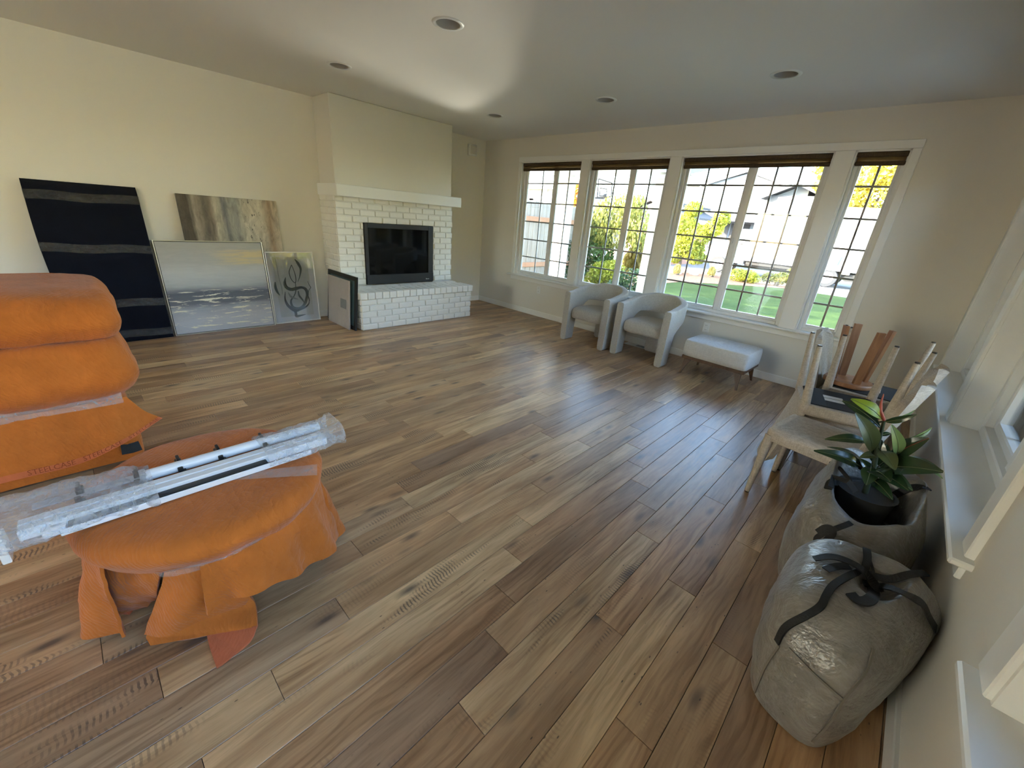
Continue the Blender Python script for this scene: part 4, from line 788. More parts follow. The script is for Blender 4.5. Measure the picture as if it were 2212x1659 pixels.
# ---- bulky furniture under orange blankets, at the left edge
r = thing('wrapped_sofa', 'bulky sofa shaped furniture wrapped in orange quilted blankets at the left edge', 'wrapped furniture', (-3.2, -.6, 0))
def loft(levels, n=60, x0=-3.62, y0=-1.45):
    R = []
    for z, xf, ye, rad in levels:
        cx, cyy, hx, hy = (x0+xf)/2, (y0+ye)/2, (xf-x0)/2, (ye-y0)/2; ring = []
        for k in range(n):
            a = 2*pi*k/n; e = .22; c, s_ = cos(a), sin(a); ring.append((cx+hx*np.sign(c)*abs(c)**e, cyy+hy*np.sign(s_)*abs(s_)**e, z))
        R.append(ring)
    return np.array(R)
def arc_ring(z, xf, ye, rad, x0=-3.62, y0=-1.45, m=10):
    pts = []; 
    for (cx, cyy, a0) in ((xf-rad, ye-rad, 0), (x0+rad, ye-rad, pi/2), (x0+rad, y0+rad, pi), (xf-rad, y0+rad, 1.5*pi)):
        for k in range(m): a = a0+pi/2*k/(m-1); pts.append((cx+rad*cos(a), cyy+rad*sin(a), z))
    out = []; q = np.array(pts+[pts[0]]); d = np.r_[0, np.cumsum(np.linalg.norm(np.diff(q, axis=0), axis=1))]
    for t in np.linspace(0, d[-1], 151)[:-1]: out.append([np.interp(t, d, q[:, c]) for c in range(3)])
    return out
def body(levels, name, m, amp=.012, o=0.0, nl=46, capb=True):
    A = crs(np.array(levels, float), nl); P = np.array([arc_ring(*a) for a in A]); P = rough(P, amp, 3.2, o); P = rough(P, amp*.35, 11, o+5); b = MB(); base = 0
    b.grid(P.tolist(), cv=True); k = P.shape[1]; b.f.append(tuple(range(k-1, -1, -1))); b.f.append(tuple((nl-1)*k+q for q in range(k))); return b.build(name, m, r, smooth=60)
body([(.02, -2.86, .06, .06), (.2, -2.87, .055, .07), (.36, -2.89, .04, .08), (.40, -2.87, .05, .09), (.46, -2.80, .10, .10), (.53, -2.775, .125, .11), (.62, -2.80, .105, .11), (.69, -2.84, .085, .10), (.715, -2.90, .055, .09), (.72, -3.05, .0, .05)], 'lower_blanket', ORANGE, .010, 1)
body([(.715, -3.02, .0, .06), (.712, -2.90, .07, .08), (.74, -2.86, .10, .09), (.80, -2.835, .118, .10), (.87, -2.86, .115, .10), (.925, -2.93, .085, .09), (.945, -3.04, .03, .08), (.948, -3.2, -.12, .06)], 'upper_blanket', ORANGE, .010, 4)
sk = np.array([[(-2.86,-1.40,.41), (-2.86,-.9,.40), (-2.87,-.45,.39), (-2.87,-.2,.385), (-2.88,-.03,.38), (-2.90,.045,.375)], [(-2.82,-1.40,.26), (-2.82,-.9,.25), (-2.82,-.45,.25), (-2.81,-.2,.25), (-2.80,-.02,.27), (-2.86,.10,.29)], [(-2.79,-1.40,.10), (-2.78,-.9,.10), (-2.77,-.45,.11), (-2.76,-.2,.115), (-2.77,-.01,.17), (-2.83,.165,.235)]])
SKP = rough(surf(sk, 40, 90), .007, 4, 2); SKN = normals(SKP); thick(MB(), SKP, .010).build('blanket_skirt', ORANGE, r, smooth=60)
hb = MB(); hb.grid((SKP[35:, :] + SKN[35:, :]*(.0062 if SKN[20, 40][0] > 0 else -.0062)).tolist()); hb.build('hem_band', ORANGE2, r, smooth=180)
sgn = 1 if SKN[20, 40][0] > 0 else -1
vs, fs = text_mesh('STEELCASE   STEELCASE   STEELCASE', .034); vs = np.array(vs); LEN = vs[:, 0].max(); out = []
arc = np.r_[0, np.cumsum(np.linalg.norm(np.diff(SKP[38], axis=0), axis=1))]
for x, y, z in vs:
    s_ = arc[-1]-LEN-.012+x; j = np.interp(s_, arc, range(len(arc))); i = 38.2 - y/.0062/1.15; i = max(34.0, min(38.9, i)); i0, j0 = int(i), min(int(j), 88); a, b = i-i0, j-j0
    p = (SKP[i0, j0]*(1-a)+SKP[min(i0+1, 39), j0]*a)*(1-b)+(SKP[i0, j0+1]*(1-a)+SKP[min(i0+1, 39), j0+1]*a)*b; out.append(p+SKN[i0, j0]*sgn*.0072)
MB().add(out, fs).build('hem_lettering', ORANGE_DK, r)['kind'] = 'stuff'
Q = np.array([[(-2.872+.005*sin(k*.3)+.020, y, .395+.03*t-.02*(y+.2)*0) for t in (-1, -.4, .2, 1)] for k, y in enumerate(np.linspace(-1.3, .03, 50))]); MB().grid(rough(Q, .004, 20, 1).tolist()).build('stretch_film', FILM, r, smooth=180)
MB().ribbon([at(262, 972, .09), at(285, 968, .085), at(303, 962, .085)], .055, .006, (.9, 0, .4)).build('black_strap', STRAP, r)
MB().rbox(-3.5, -1.3, 0, -2.95, -.05, .06, .02).build('plinth', BLACKM, r)
# ---- round table under an orange blanket
r = thing('wrapped_table', 'round low table wrapped in an orange quilted blanket bound with clear film', 'wrapped furniture', (-1.68, .185, 0)); TC = np.array([-1.68, .185, 0.0]); TOPZ = .468
def skirt_z(a): return .06 + .17*math.exp(-((a+.05)/.55)**2) + .05*math.exp(-((a-.75)/.35)**2)
prof = [(.001, .470), (.12, .470), (.24, .469), (.33, .466), (.368, .456), (.388, .436), (.392, .415), (.386, .395), (.372, .372), (.360, .352)]
NT = 180; R = []
pr = crs(np.array(prof), 40)
for q, (rad, z) in enumerate(pr):
    R.append([(TC[0]+max(rad, .001)*cos(a)*1.0, TC[1]+max(rad, .001)*sin(a), z) for a in np.linspace(-pi, pi, NT, endpoint=False)])
P = np.array(R); amp = np.clip(pr[:, 0]/.39, 0, 1)
for q in range(len(P)):
    for k in range(NT): P[q, k] += np.array([0, 0, 1])*.004*fbm(P[q, k], 6, 2)*min(1, amp[q]*1.5) + (P[q, k]-TC)*np.array([1, 1, 0])*.03*fbm(P[q, k], 4, 8)*(amp[q] > .85)
MB().grid(P[:, ::-1].tolist(), cv=True).build('blanket_top', ORANGE, r, smooth=180)
def skirt(a0, a1, na, name, zf, flare=.075, fold=.022, o=0.0, m=ORANGE, r0=.358):
    G = []
    for t in np.linspace(0, 1, 26):
        row = []
        for a in np.linspace(a0, a1, na):
            zb = zf(a); z = .358+(zb-.358)*t; rad = r0 + flare*t**.8 + fold*t*(sin(a*9+o)+.7*sin(a*17+1.3+o*2)) + .012*t*nz((a*3, t*2, o)); row.append((TC[0]+rad*cos(a), TC[1]+rad*sin(a), z))
        G.append(row)
    G = rough(np.array(G), .008, 9, o); thick(MB(), G, .009).build(name, m, r, smooth=60)
skirt(-.32, 1.25, 130, 'front_drape', skirt_z, .07, .016, .4)
skirt(1.0, 3.4, 120, 'rear_drape', lambda a: .02, .05, .03, 1.7); skirt(3.2, 5.1, 110, 'far_drape', lambda a: .03, .05, .03, 2.9)
def px_sheet(rows, nu, nv, name, m=ORANGE, amp=.006, th=.012, o=0.0, sc=9):
    G = surf([[at(*p) for p in rw] for rw in rows], nu, nv); G = rough(G, amp, sc, o); thick(MB(), G, th).build(name, m, r, smooth=60); return G
px_sheet([[(362,1203,.350),(430,1204,.345),(500,1196,.34),(560,1180,.33)], [(352,1262,.25),(415,1268,.25),(480,1262,.24),(548,1240,.24)], [(328,1330,.13),(385,1330,.16),(450,1310,.16),(540,1282,.17)], [(316,1368,.05),(360,1372,.08),(430,1340,.11),(530,1300,.12)]], 40, 50, 'hanging_flap', ORANGE, .006, .012, 3)
px_sheet([[(352,1300,.16),(420,1308,.12),(480,1296,.11),(537,1282,.10)], [(330,1350,.09),(400,1346,.055),(475,1328,.05),(552,1305,.05)], [(318,1372,.045),(392,1370,.022),(470,1358,.022),(556,1346,.022)], [(328,1392,.016),(400,1382,.012),(480,1367,.012),(553,1354,.014)]], 36, 50, 'folded_flap', ORANGE, .005, .013, 5)
px_sheet([[(446,1368,.010),(500,1360,.012),(557,1350,.016)], [(454,1402,.008),(505,1392,.008),(540,1386,.009)], [(468,1443,.007),(482,1434,.007),(500,1420,.007)]], 20, 24, 'floor_corner', ORANGE2, .0015, .008, 7)
px_sheet([[(202,1188,.27),(238,1188,.30),(290,1200,.33),(352,1212,.335)], [(188,1238,.17),(232,1252,.21),(288,1262,.22),(345,1275,.18)], [(196,1268,.10),(222,1290,.13),(268,1300,.13),(330,1300,.10)], [(174,1293,.03),(212,1316,.035),(262,1323,.02),(312,1312,.02)]], 44, 56, 'bunched_corner', ORANGE, .022, .012, 9, 7)
px_sheet([[(176,1284,.06),(205,1276,.085),(240,1280,.08)], [(172,1296,.035),(208,1306,.05),(262,1308,.05)], [(180,1302,.012),(215,1318,.014),(285,1322,.012)]], 24, 30, 'rolled_edge', ORANGE2, .008, .014, 12, 10)
px_sheet([[(690,1040,.33),(700,1060,.31),(706,1085,.27)], [(694,1110,.2),(708,1120,.2),(716,1130,.17)], [(698,1160,.1),(712,1165,.09),(722,1170,.07)], [(694,1210,.03),(712,1200,.02),(724,1188,.012)]], 26, 22, 'side_drape', ORANGE, .006, .012, 15)
Q = []
for a in np.linspace(-.62, 1.05, 90): Q.append([(TC[0]+(.366+.010*t+.006*nz((a*9, t, 1)))*cos(a), TC[1]+(.366+.010*t+.006*nz((a*9, t, 1)))*sin(a), .352+.022*t+.014*sin(a*1.7+.6)) for t in (-1, -.5, 0, .5, 1)])
MB().grid(Q).build('stretch_film', FILM, r, smooth=180)
Q = [[(TC[0]+.02-.05*t+.36*s_, TC[1]+.30-.02*t+.04*s_, .4735-.02*max(0, s_-.85)) for t in (0, .5, 1)] for s_ in np.linspace(.1, 1.0, 40)]
Q = [[tuple(np.array(at(440+250*s_, 1030-28*s_+t*(10+14*s_), .474))) for t in (0, .5, 1)] for s_ in np.linspace(0, .98, 40)]
MB().grid(rough(np.array(Q), .0012, 30, 2).tolist()).build('film_strip', FILM, r, smooth=180)
MB().lathe([(.20, 0), (.20, .02), (.05, .04), (.045, .36), (.30, .40), (.30, .44)], 24, tuple(TC)).build('pedestal', plain('table base', (.05, .035, .025), .6), r, 40)

# ---- bundle of metal rails in plastic
r = thing('rail_bundle', 'bundle of white metal rails with black clips partly wrapped in clear plastic', 'rails', (-1.68, .15, .475)); zb = .478; GREYP = plain('pale grey plate', (.52, .53, .56), .4)
def bar(x0, x1, y0, y1, z0, z1, nm, m, b=.002): return MB().rbox(x0, y0, z0, x1, y1, z1, b).build(nm, m, r)
bar(-1.800, -1.760, -.26, .615, zb, zb+.006, 'flat_plate', GREYP); bar(-1.718, -1.672, -.28, .615, zb, zb+.006, 'flat_plate', GREYP)
MB().tube([(-1.738, .005, zb+.022), (-1.738, .62, zb+.022)], .020, 14).build('round_rail', WHITEMET, r, 40); MB().rbox(-1.76, .0, zb, -1.718, .018, zb+.042, .003).build('rail_end', GREYP, r)
ch = MB(); 
for x0, x1 in ((-1.672, -1.638), (-1.634, -1.602)): ch.rbox(x0, -.28, zb, x1, .60, zb+.034, .003)
ch.box(-1.64, -.28, zb, -1.63, .60, zb+.028); ch.build('channel', WHITEMET, r)
bar(-1.602, -1.572, -.18, .36, zb-.002, zb+.022, 'black_strip', BLACKM); bar(-1.572, -1.566, -.20, .52, zb-.004, zb+.018, 'white_lip', WHITEMET); bar(-1.602, -1.574, -.235, -.185, zb, zb+.026, 'corner_piece', WHITEMET)
MB().lathe([(.005, 0), (.005, .001)], 10, (-1.588, -.21, zb+.0262)).build('screw_hole', BLACKM, r)
for y in (-.15, -.005, .115, .24, .395):
    k = MB().rbox(-1.803, y-.010, zb+.004, -1.770, y+.010, zb+.022, .002).rbox(-1.79, y-.005, zb+.018, -1.752, y+.005, zb+.044, .002); k.build('clip', BLACKM, r)
    k = MB().rbox(-1.716, y-.008, zb+.004, -1.684, y+.012, zb+.020, .002).rbox(-1.712, y-.012, zb+.016, -1.700, y+.004, zb+.034, .002).rbox(-1.690, y+.006, zb+.012, -1.680, y+.018, zb+.024, .001); k.build('clip', BLACKM, r)
bar(-1.625, -1.560, -.318, -.300, zb-.03, zb+.05, 'end_cap', WHITEPL)
def wrap(y0, y1, w0, w1, o, n=36, flare=0.0, h=.045):
    G = []
    for t in np.linspace(0, 1, n):
        y = y0+(y1-y0)*t; w_ = w0+(w1-w0)*t; cx = -1.69 if w_ > .12 else -1.66; ring = []; fl_ = 1+flare*max(0, t-.85)/.15
        for k in range(36):
            a = 2*pi*k/36; c, s_ = cos(a), sin(a); ring.append((cx+w_*np.sign(c)*abs(c)**.55, y, zb+.016+h*fl_*np.sign(s_)*abs(s_)**.6*(1 if s_ > 0 else .45)))
        G.append(ring)
    return rough(rough(np.array(G), .009, 16, o), .005, 45, o+3)
MB().grid(wrap(.03, -.40, .118, .150, 1).tolist(), cv=True).build('plastic_wrap', WRAP, r, smooth=180); MB().grid(wrap(.36, .665, .112, .098, 4, 28, .6).tolist(), cv=True).build('plastic_wrap', WRAP, r, smooth=180)
G = np.array([[(-1.66+.10*sin(v*2.5), -.40-.10*u, zb-.02+.05*v+.03*sin(u*6+v*4)) for v in np.linspace(-.6, 1, 16)] for u in np.linspace(0, 1, 16)]); MB().grid(rough(G, .014, 20, 6).tolist()).build('plastic_wrap', WRAP, r, smooth=180)

# ---- boucle barrel armchairs
def armchair(name, label, cx, yf):
    r = thing(name, label, 'armchair', (cx, yf, 0), group='ivory barrel armchairs'); W2, D, TH = .335, .655, .085; c2 = W2-TH/2
    path = [(-c2, 0)]; ycen = D-TH/2-c2*.92
    for y in np.linspace(0, ycen, 22)[1:]: path.append((-c2, y))
    for a in np.linspace(pi, 0, 42)[1:-1]: path.append((c2*cos(a), ycen+c2*.92*sin(a)))
    for y in np.linspace(ycen, 0, 22): path.append((c2, y))
    path = np.array(path); s_ = np.r_[0, np.cumsum(np.linalg.norm(np.diff(path, axis=0), axis=1))]; S_ = s_[-1]
    def prof(s):
        d = min(s, S_-s); top = .635+.10*min(1, max(0, (d-.10)/.55))**1.1; leg = .165
        bot = 0.0 if d < leg else min(.50, .30+.20*((d-leg)/.28)**.8 if d < leg+.28 else .50)
        if leg <= d < leg+.03: bot *= ((d-leg)/.03)**.5
        return top, bot
    ss = np.r_[np.linspace(0, .165, 8), np.linspace(.1655, .20, 8), np.linspace(.21, S_-.21, 60), np.linspace(S_-.20, S_-.1655, 8), np.linspace(S_-.165, S_, 8)]; G = []
    for s in ss:
        x, y = np.interp(s, s_, path[:, 0]), np.interp(s, s_, path[:, 1]); e = .01; tx = np.interp(min(s+e, S_), s_, path[:, 0])-np.interp(max(s-e, 0), s_, path[:, 0]); ty = np.interp(min(s+e, S_), s_, path[:, 1])-np.interp(max(s-e, 0), s_, path[:, 1]); l = sqrt(tx*tx+ty*ty); nx, ny = -ty/l, tx/l
        top, bot = prof(s); ring = []; k = 28; hz, hw = (top-bot)/2, TH/2; rad = .030
        for q in range(k):
            a = 2*pi*q/k; c, w_ = cos(a), sin(a); ex = .42; u = np.sign(c)*abs(c)**ex*hw; v = np.sign(w_)*abs(w_)**.22*hz
            if top-bot > .3: v = np.sign(w_)*min(hz, abs(w_)**.12*hz)
            ring.append((x+nx*u, y+ny*u, (top+bot)/2+v))
        G.append(ring)
    b = MB().grid(G, cv=True); k = 28; b.f.append(tuple(range(k))); b.f.append(tuple((len(ss)-1)*k+q for q in range(k-1, -1, -1))); L(b, 'arm_and_back', BOUCLE, r, smooth=60)
    # seat cushion
    G = []; sw, sy0, sy1 = W2-TH+.012, .022, D-TH-.01
    for z, ins in ((.300, .03), (.305, .008), (.33, 0), (.385, 0), (.418, .008), (.436, .03), (.446, .09), (.450, .2)):
        ring = []
        for q in range(48):
            a = 2*pi*q/48; c, w_ = cos(a), sin(a); hx, hy = sw-ins, (sy1-sy0)/2-ins; ring.append((hx*np.sign(c)*abs(c)**.42, (sy0+sy1)/2+hy*np.sign(w_)*abs(w_)**(.35 if w_ < 0 else .7), z))
        G.append(ring)
    b = MB().grid(G, cv=True); b.f.append(tuple(range(47, -1, -1))); b.f.append(tuple(7*48+q for q in range(48))); L(b, 'seat', BOUCLE, r, smooth=70)
    L(MB().rbox(-.13, D-.16, .0, .13, D-.075, .34, .02), 'rear_leg', BOUCLE, r)
    for x in (-c2, c2): L(MB().rbox(x-.03, .012, -.0, x+.03, .15, .006, .002), 'glide', BLACKM, r)
    return r
armchair('armchair', 'ivory boucle barrel armchair nearer the fireplace', -2.84, 4.37); armchair('armchair', 'ivory boucle barrel armchair nearer the tufted ottoman', -2.085, 4.40)
# ---- tufted ottoman
r = thing('ottoman', 'pale grey tufted ottoman on splayed walnut legs under the wide window', 'ottoman', (-1.235, 4.69, 0), (0, 0, radians(-1.5)))
hx, hy = .335, .245; NX, NY = 60, 44
def otop(u, v):
    x, y = u*hx, v*hy; z = .388 - .010*(abs(u)**6+abs(v)**6)
    for tx in (-.42, 0, .42):
        d2 = ((u-tx)/.10)**2+((v)/.16)**2; z -= .020*math.exp(-d2)
    z -= .006*math.exp(-(v/.05)**2)*(abs(u) < .9) + .004*sum(math.exp(-((u-tx)/.04)**2) for tx in (-.42, 0, .42)); return z
rings = []
for z, ins in ((.205, .012), (.212, .002), (.25, 0), (.30, .0), (.345, .001), (.368, .006)):
    rings.append([(np.sign(cos(a))*abs(cos(a))**.16*(hx-ins), np.sign(sin(a))*abs(sin(a))**.16*(hy-ins), z) for a in np.linspace(0, 2*pi, 72, endpoint=False)])
for f in np.linspace(.975, .02, 24):
    rings.append([(np.sign(cos(a))*abs(cos(a))**.16*hx*f, np.sign(sin(a))*abs(sin(a))**.16*hy*f, otop(np.sign(cos(a))*abs(cos(a))**.16*f, np.sign(sin(a))*abs(sin(a))**.16*f)) for a in np.linspace(0, 2*pi, 72, endpoint=False)])
b = MB().grid(rings, cv=True); b.f.append(tuple(range(71, -1, -1))); b.f.append(tuple((len(rings)-1)*72+q for q in range(72))); cu_ = L(b, 'cushion', LINEN, r, smooth=180)
for tx in (-.42, 0, .42): L(MB().lathe([(.001, .006), (.008, .005), (.011, 0), (.008, -.004)], 12, (tx*hx, 0, otop(tx, 0)+.001)), 'button', LINEN, cu_, smooth=60)
L(MB().rbox(-.325, -.236, .170, .325, .236, .206, .005), 'base_frame', WALNUT, r)
for sx in (-1, 1):
    for sy in (-1, 1):
        G = []
        for t in np.linspace(0, 1, 9):
            z = .172*(1-t); w_ = .062*(1-t)**1.6+.018; x = sx*(.255+.045*t**.8); y = sy*(.200+.045*t); G.append([(x-w_*.5*(1 if sx > 0 else 1), y-.012, z), (x+w_*.5, y-.012, z), (x+w_*.5, y+.012, z), (x-w_*.5, y+.012, z)])
        b = MB().grid(G, cv=True); b.f.append((0, 1, 2, 3)); b.f.append((35, 34, 33, 32)); L(b, 'leg', WALNUT, r)
# ---- dining chairs, some upside down on others
def dining_chair(label):
    r = thing('dining_chair', label, 'chair', group='beige upholstered dining chairs'); 
    rings = []
    for z, ins in ((.372, .012), (.376, .002), (.395, 0), (.425, 0), (.442, .010), (.450, .05)): 
        rings.append([(np.sign(cos(a))*abs(cos(a))**.22*(.218-ins)*(1-.05*(sin(a) > 0)*abs(sin(a))), -.0+np.sign(sin(a))*abs(sin(a))**.22*(.222-ins), z) for a in np.linspace(0, 2*pi, 56, endpoint=False)])
    b = MB().grid(rings, cv=True); b.f.append(tuple(range(55, -1, -1))); b.f.append(tuple(5*56+q for q in range(56))); L(b, 'seat', TWEED, r, smooth=50)
    G = []
    for t in np.linspace(0, 1, 30):
        row = []; z = .40+.46*t; hw = .205*(1-.05*t); q = max(0, (t-.80)/.20); hw *= sqrt(max(.0, 1-(q*.93)**2.6)); yc = .205+.115*t**1.15
        for u in np.linspace(-1, 1, 21): row.append((hw*u, yc-.035*(abs(u)**2.2)*(.3+.7*t), z))
        G.append(row)
    L(thick(MB(), np.array(G), .036), 'backrest', TWEED, r, smooth=60)
    for sx in (-1, 1):
        for sy in (-1, 1):
            top = Vector((sx*.190, sy*.192 if sy < 0 else .196, .405)); foot = Vector((sx*.205, -.208 if sy < 0 else .235, .008)); lg = L(MB().tube([top, top.lerp(foot, .12), top.lerp(foot, .5), foot], [.028, .026, .0205, .0145], 12), 'leg', TWEED, r, smooth=50)
            L(MB().tube([foot+Vector((0, 0, .001)), foot+Vector((0, 0, -.008))], [.013, .012], 10), 'foot_cap', BLACKM, lg)
    L(MB().rbox(-.182, -.188, .366, .182, .188, .374, .002), 'dust_cover', DUST, r)
    for x in (-.03, .03): L(MB().box(x-.025, -.02, .3646, x+.025, .085, .3664), 'care_label', PAPERW, r)
    return r
def place(o, x, y, ang, flip=False, z=.90):
    """ang: compass direction (degrees from +x) the chair faces"""
    if flip: o.matrix_world = Matrix.Translation((x, y, z)) @ Matrix.Rotation(radians(ang-90), 4, 'Z') @ Matrix.Rotation(pi, 4, 'X')
    else: o.matrix_world = Matrix.Translation((x, y, 0)) @ Matrix.Rotation(radians(ang+90), 4, 'Z')
c0 = dining_chair('beige dining chair standing nearest, with its seat empty behind the plant'); place(c0, -.090, 2.765, 172)
for lb, x, y, a, fl_ in (('beige dining chair standing beneath the first upturned chair', -.03, 3.24, 176, False), ('upturned beige dining chair nearest the plant, with its black underside and white labels', -.09, 3.215, 14, True), ('beige dining chair standing beneath the upturned chair with the stool', -.055, 3.73, -4, False), ('upturned beige dining chair by the window wall, with a wooden stool on it', 0, 3.715, 180, True)):
    c = copy_tree(c0); c['label'] = lb; place(c, x, y, a, fl_)
# wooden stool, upside down
r = thing('wooden_stool', 'small round orange brown wooden stool upside down on an upturned chair', 'stool'); 
L(MB().lathe([(.001, .410), (.130, .410), (.145, .404), (.147, .388), (.140, .376), (.001, .374)], 36, cap=False), 'seat', STOOLW, r, smooth=40)
for k in range(4):
    a = pi/4+k*pi/2+.25; top = Vector((.098*cos(a), .098*sin(a), .376)); ft = Vector((.140*cos(a), .140*sin(a), 0)); G = []; ex = Vector((cos(a), sin(a), 0)); ey = Vector((-sin(a), cos(a), 0))
    for t in (0, 1): p = top.lerp(ft, t); G.append([p-ex*.011-ey*.022, p+ex*.011-ey*.022, p+ex*.011+ey*.022, p-ex*.011+ey*.022])
    b = MB().grid(G, cv=True); b.f.append((0, 1, 2, 3)); b.f.append((7, 6, 5, 4)); lg = L(b, 'leg', STOOLW, r)
    if k == 1: L(MB().lathe([(.008, 0), (.008, -.005)], 10, tuple(ft)), 'foot_pad', BLACKM, lg)
r.matrix_world = Matrix.Translation((-.105, 3.69, .533+.412)) @ Matrix.Rotation(pi, 4, 'X')

# ---- translucent storage bags
def mat_bag():
    m = N('translucent woven bag plastic'); c = m.coord(); n1 = m.noise(c, 9, 4, .62, .6); n2 = m.noise(m.scale(c, (12, 160, 40)), 1, 3, .6); n3 = m.noise(c, 26, 3, .6, 1.2)
    cc = m.mix(m.ramp(n1, [(.3, 0), (.7, 1)]), (.15,.138,.122), (.25,.235,.215)); cc = m.mix(m.ramp(n2, [(.5, 0), (.72, .45)]), cc, (.36,.35,.335))
    h = m.math('ADD', m.math('MULTIPLY', n3, .30), m.math('ADD', m.math('MULTIPLY', n2, .05), m.math('MULTIPLY', n1, 1.0)))
    ro = m.math('ADD', .20, m.math('MULTIPLY', n2, .25)); return m.done(m.bsdf(cc, ro, m.bump(h, .75, .018), Specular_IOR_Level=.7))
BAG = mat_bag(); DARKIN = plain('painted bag shade', (.012, .012, .014), .9); SEAM = plain('bag seam', (.17, .155, .135), .5)
def bag(name, label, levels, seed, nl=44, n=110, amp=.012):
    r = thing(name, label, 'bag', (.18, levels[0][0][1]+.25, 0)); A = []
    for lv in levels:
        q = np.array(lv, float); m = len(q); Q = np.concatenate([q[-2:], q, q[:2]]); A.append(crs(Q, (m+3)*14+1)[2*14:-14-1][::1][:m*14])
    A = np.array(A); P = crs(A, nl); P = P[:, np.linspace(0, P.shape[1]-1, n, endpoint=False).astype(int)]
    nrm = normals(P); d = np.array([[fbm(p, 5, seed)*amp + (.5-abs(nz(p, 7, seed+4)))*amp*.9 for p in rw] for rw in P]); fade = np.clip(P[..., 2]/.06, 0, 1); P = P + nrm*(d*fade)[..., None]
    P[..., 0] = np.minimum(P[..., 0], np.where(P[..., 2] < .09, XR-.018, np.where(P[..., 2] > .50, .35, XR-.004))); P[..., 2] = np.maximum(P[..., 2], .002)
    b = MB().grid(P.tolist(), cv=True); b.f.append(tuple(range(n-1, -1, -1))); return r, b, P
l0 = [(.045,1.315),(.14,1.255),(.235,1.262),(.31,1.40),(.365,1.58),(.37,1.70),(.2,1.74),(.04,1.69),(.01,1.5)]
def lv(base, z, s=1.0, dx=0, dy=0): c = np.mean(base, 0); return [((x-c[0])*s+c[0]+dx, (y-c[1])*s+c[1]+dy, z if not callable(z) else z(x, y)) for x, y in base]
r, b, P = bag('storage_bag', 'full translucent storage bag nearest the camera with black zipper and straps', [lv(l0, .0, .96), lv(l0, .03, 1.03), lv(l0, .14, 1.12), lv(l0, .27, 1.15), lv(l0, .36, 1.12), lv(l0, .43, .97, 0, .01), lv(l0, .475, .74, .0, .04), lv(l0, .49, .50, .02, .06), lv(l0, .475, .30, .03, .06), lv(l0, .43, .12, .03, .06)], 2.0)
b.f.append(tuple((43)*110+q for q in range(110))); b.build('bag_body', BAG, r, smooth=70); bv = world_bvh(b)
k = MB(); drape(k, bv, [(1682,1388),(1700,1355),(1740,1332),(1772,1312),(1783,1290),(1800,1266),(1838,1242),(1856,1228)], .020, .006, .006); k.build('zipper', STRAP, r)
k = MB(); drape(k, bv, [(1760,1213),(1800,1212),(1850,1235),(1888,1268),(1930,1288),(1970,1302),(1990,1330),(2012,1356)], .026, .004, .010, lift=lambda t: .02*sin(pi*t)); k.build('strap', STRAP, r)
k = MB(); drape(k, bv, [(1870,1238),(1925,1252),(1990,1246),(2030,1253),(2052,1280)], .022, .004, .008, lift=lambda t: .015*sin(pi*t)); k.build('strap', STRAP, r)
k = MB(); drape(k, bv, [(1852,1163),(1868,1182),(1872,1208),(1864,1232)], .022, .004, .008); k.build('handle', STRAP, r)
k = MB(); drape(k, bv, [(1860,1170),(1878,1210),(1893,1258)], .006, .003, .006); k.build('cord', STRAP, r)
k = MB(); drape(k, bv, [(1783,1236),(1805,1228),(1830,1226)], .024, .004, .009); k.build('strap', STRAP, r)
k = MB(); drape(k, bv, [(1835,1285),(1850,1300),(1870,1303),(1885,1290),(1880,1270),(1862,1262)], .030, .006, .008); k.build('opening_shade', STRAP, r)  # black ribbon painting the shade in the bag's zip opening
for pts in ([(1705,1400),(1760,1455),(1820,1510)], [(1885,1400),(1868,1450),(1820,1510)], [(1685,1395),(1655,1440),(1632,1495)], [(1820,1510),(1790,1560),(1755,1600)]):
    k = MB(); drape(k, bv, pts, .007, .003, .0035); k.build('seam', SEAM, r)
l1 = [(.0,1.93),(.13,1.88),(.27,1.89),(.345,2.0),(.365,2.25),(.33,2.42),(.16,2.45),(.0,2.40),(-.045,2.17)]
rim = lambda x, y: .485+.06*(y > 2.1)-.055*math.exp(-((x-.15)/.09)**2)*(y < 2.1)+.03*(x < .02)*(y > 2.1)
r, b, P = bag('storage_bag', 'open translucent storage bag holding the plant, with black zipper edge', [lv(l1, .0, .96), lv(l1, .03, 1.02), lv(l1, .16, 1.07), lv(l1, .30, 1.06), lv(l1, .40, 1.0), lv(l1, rim, .80), lv(l1, lambda x, y: rim(x, y)-.004, .68), lv(l1, lambda x, y: rim(x, y)-.06, .62), lv(l1, .30, .60)], 7.0)
b.f.append(tuple((43)*110+q for q in range(110))); b.build('bag_body', BAG, r, smooth=70); bv = world_bvh(b)
k = MB(); drape(k, bv, [(1770,1190),(1765,1162),(1790,1148),(1830,1134),(1862,1118),(1873,1102)], .020, .006, .006); k.build('zipper', STRAP, r)
k = MB(); drape(k, bv, [(1790,1058),(1800,1040),(1840,1058),(1872,1100),(1890,1098),(1930,1072),(1968,1055),(2000,1058),(2030,1075),(2040,1120)], .030, .006, .006); k.build('opening_edge', STRAP, r)
k = MB(); drape(k, bv, [(1768,1150),(1785,1140),(1800,1150),(1775,1180)], .026, .004, .006); k.build('strap', STRAP, r)
MB().ribbon([at(1795, 1052, .53), at(1800, 1030, .56), at(1832, 1040, .57), at(1848, 1062, .53)], .022, .003, (.4, -.8, .4)).build('handle', STRAP, r)
MB().tube([at(1795, 1000, .53), at(1815, 1012, .55), at(1838, 1040, .53), at(1860, 1040, .5)], .008, 8).build('handle', STRAP, r)
MB().lathe([(.15, .30), (.15, .302)], 30, (.16, 2.18, 0)).build('inner_shadow', DARKIN, r)  # black disc painted in place of the shade inside the bag
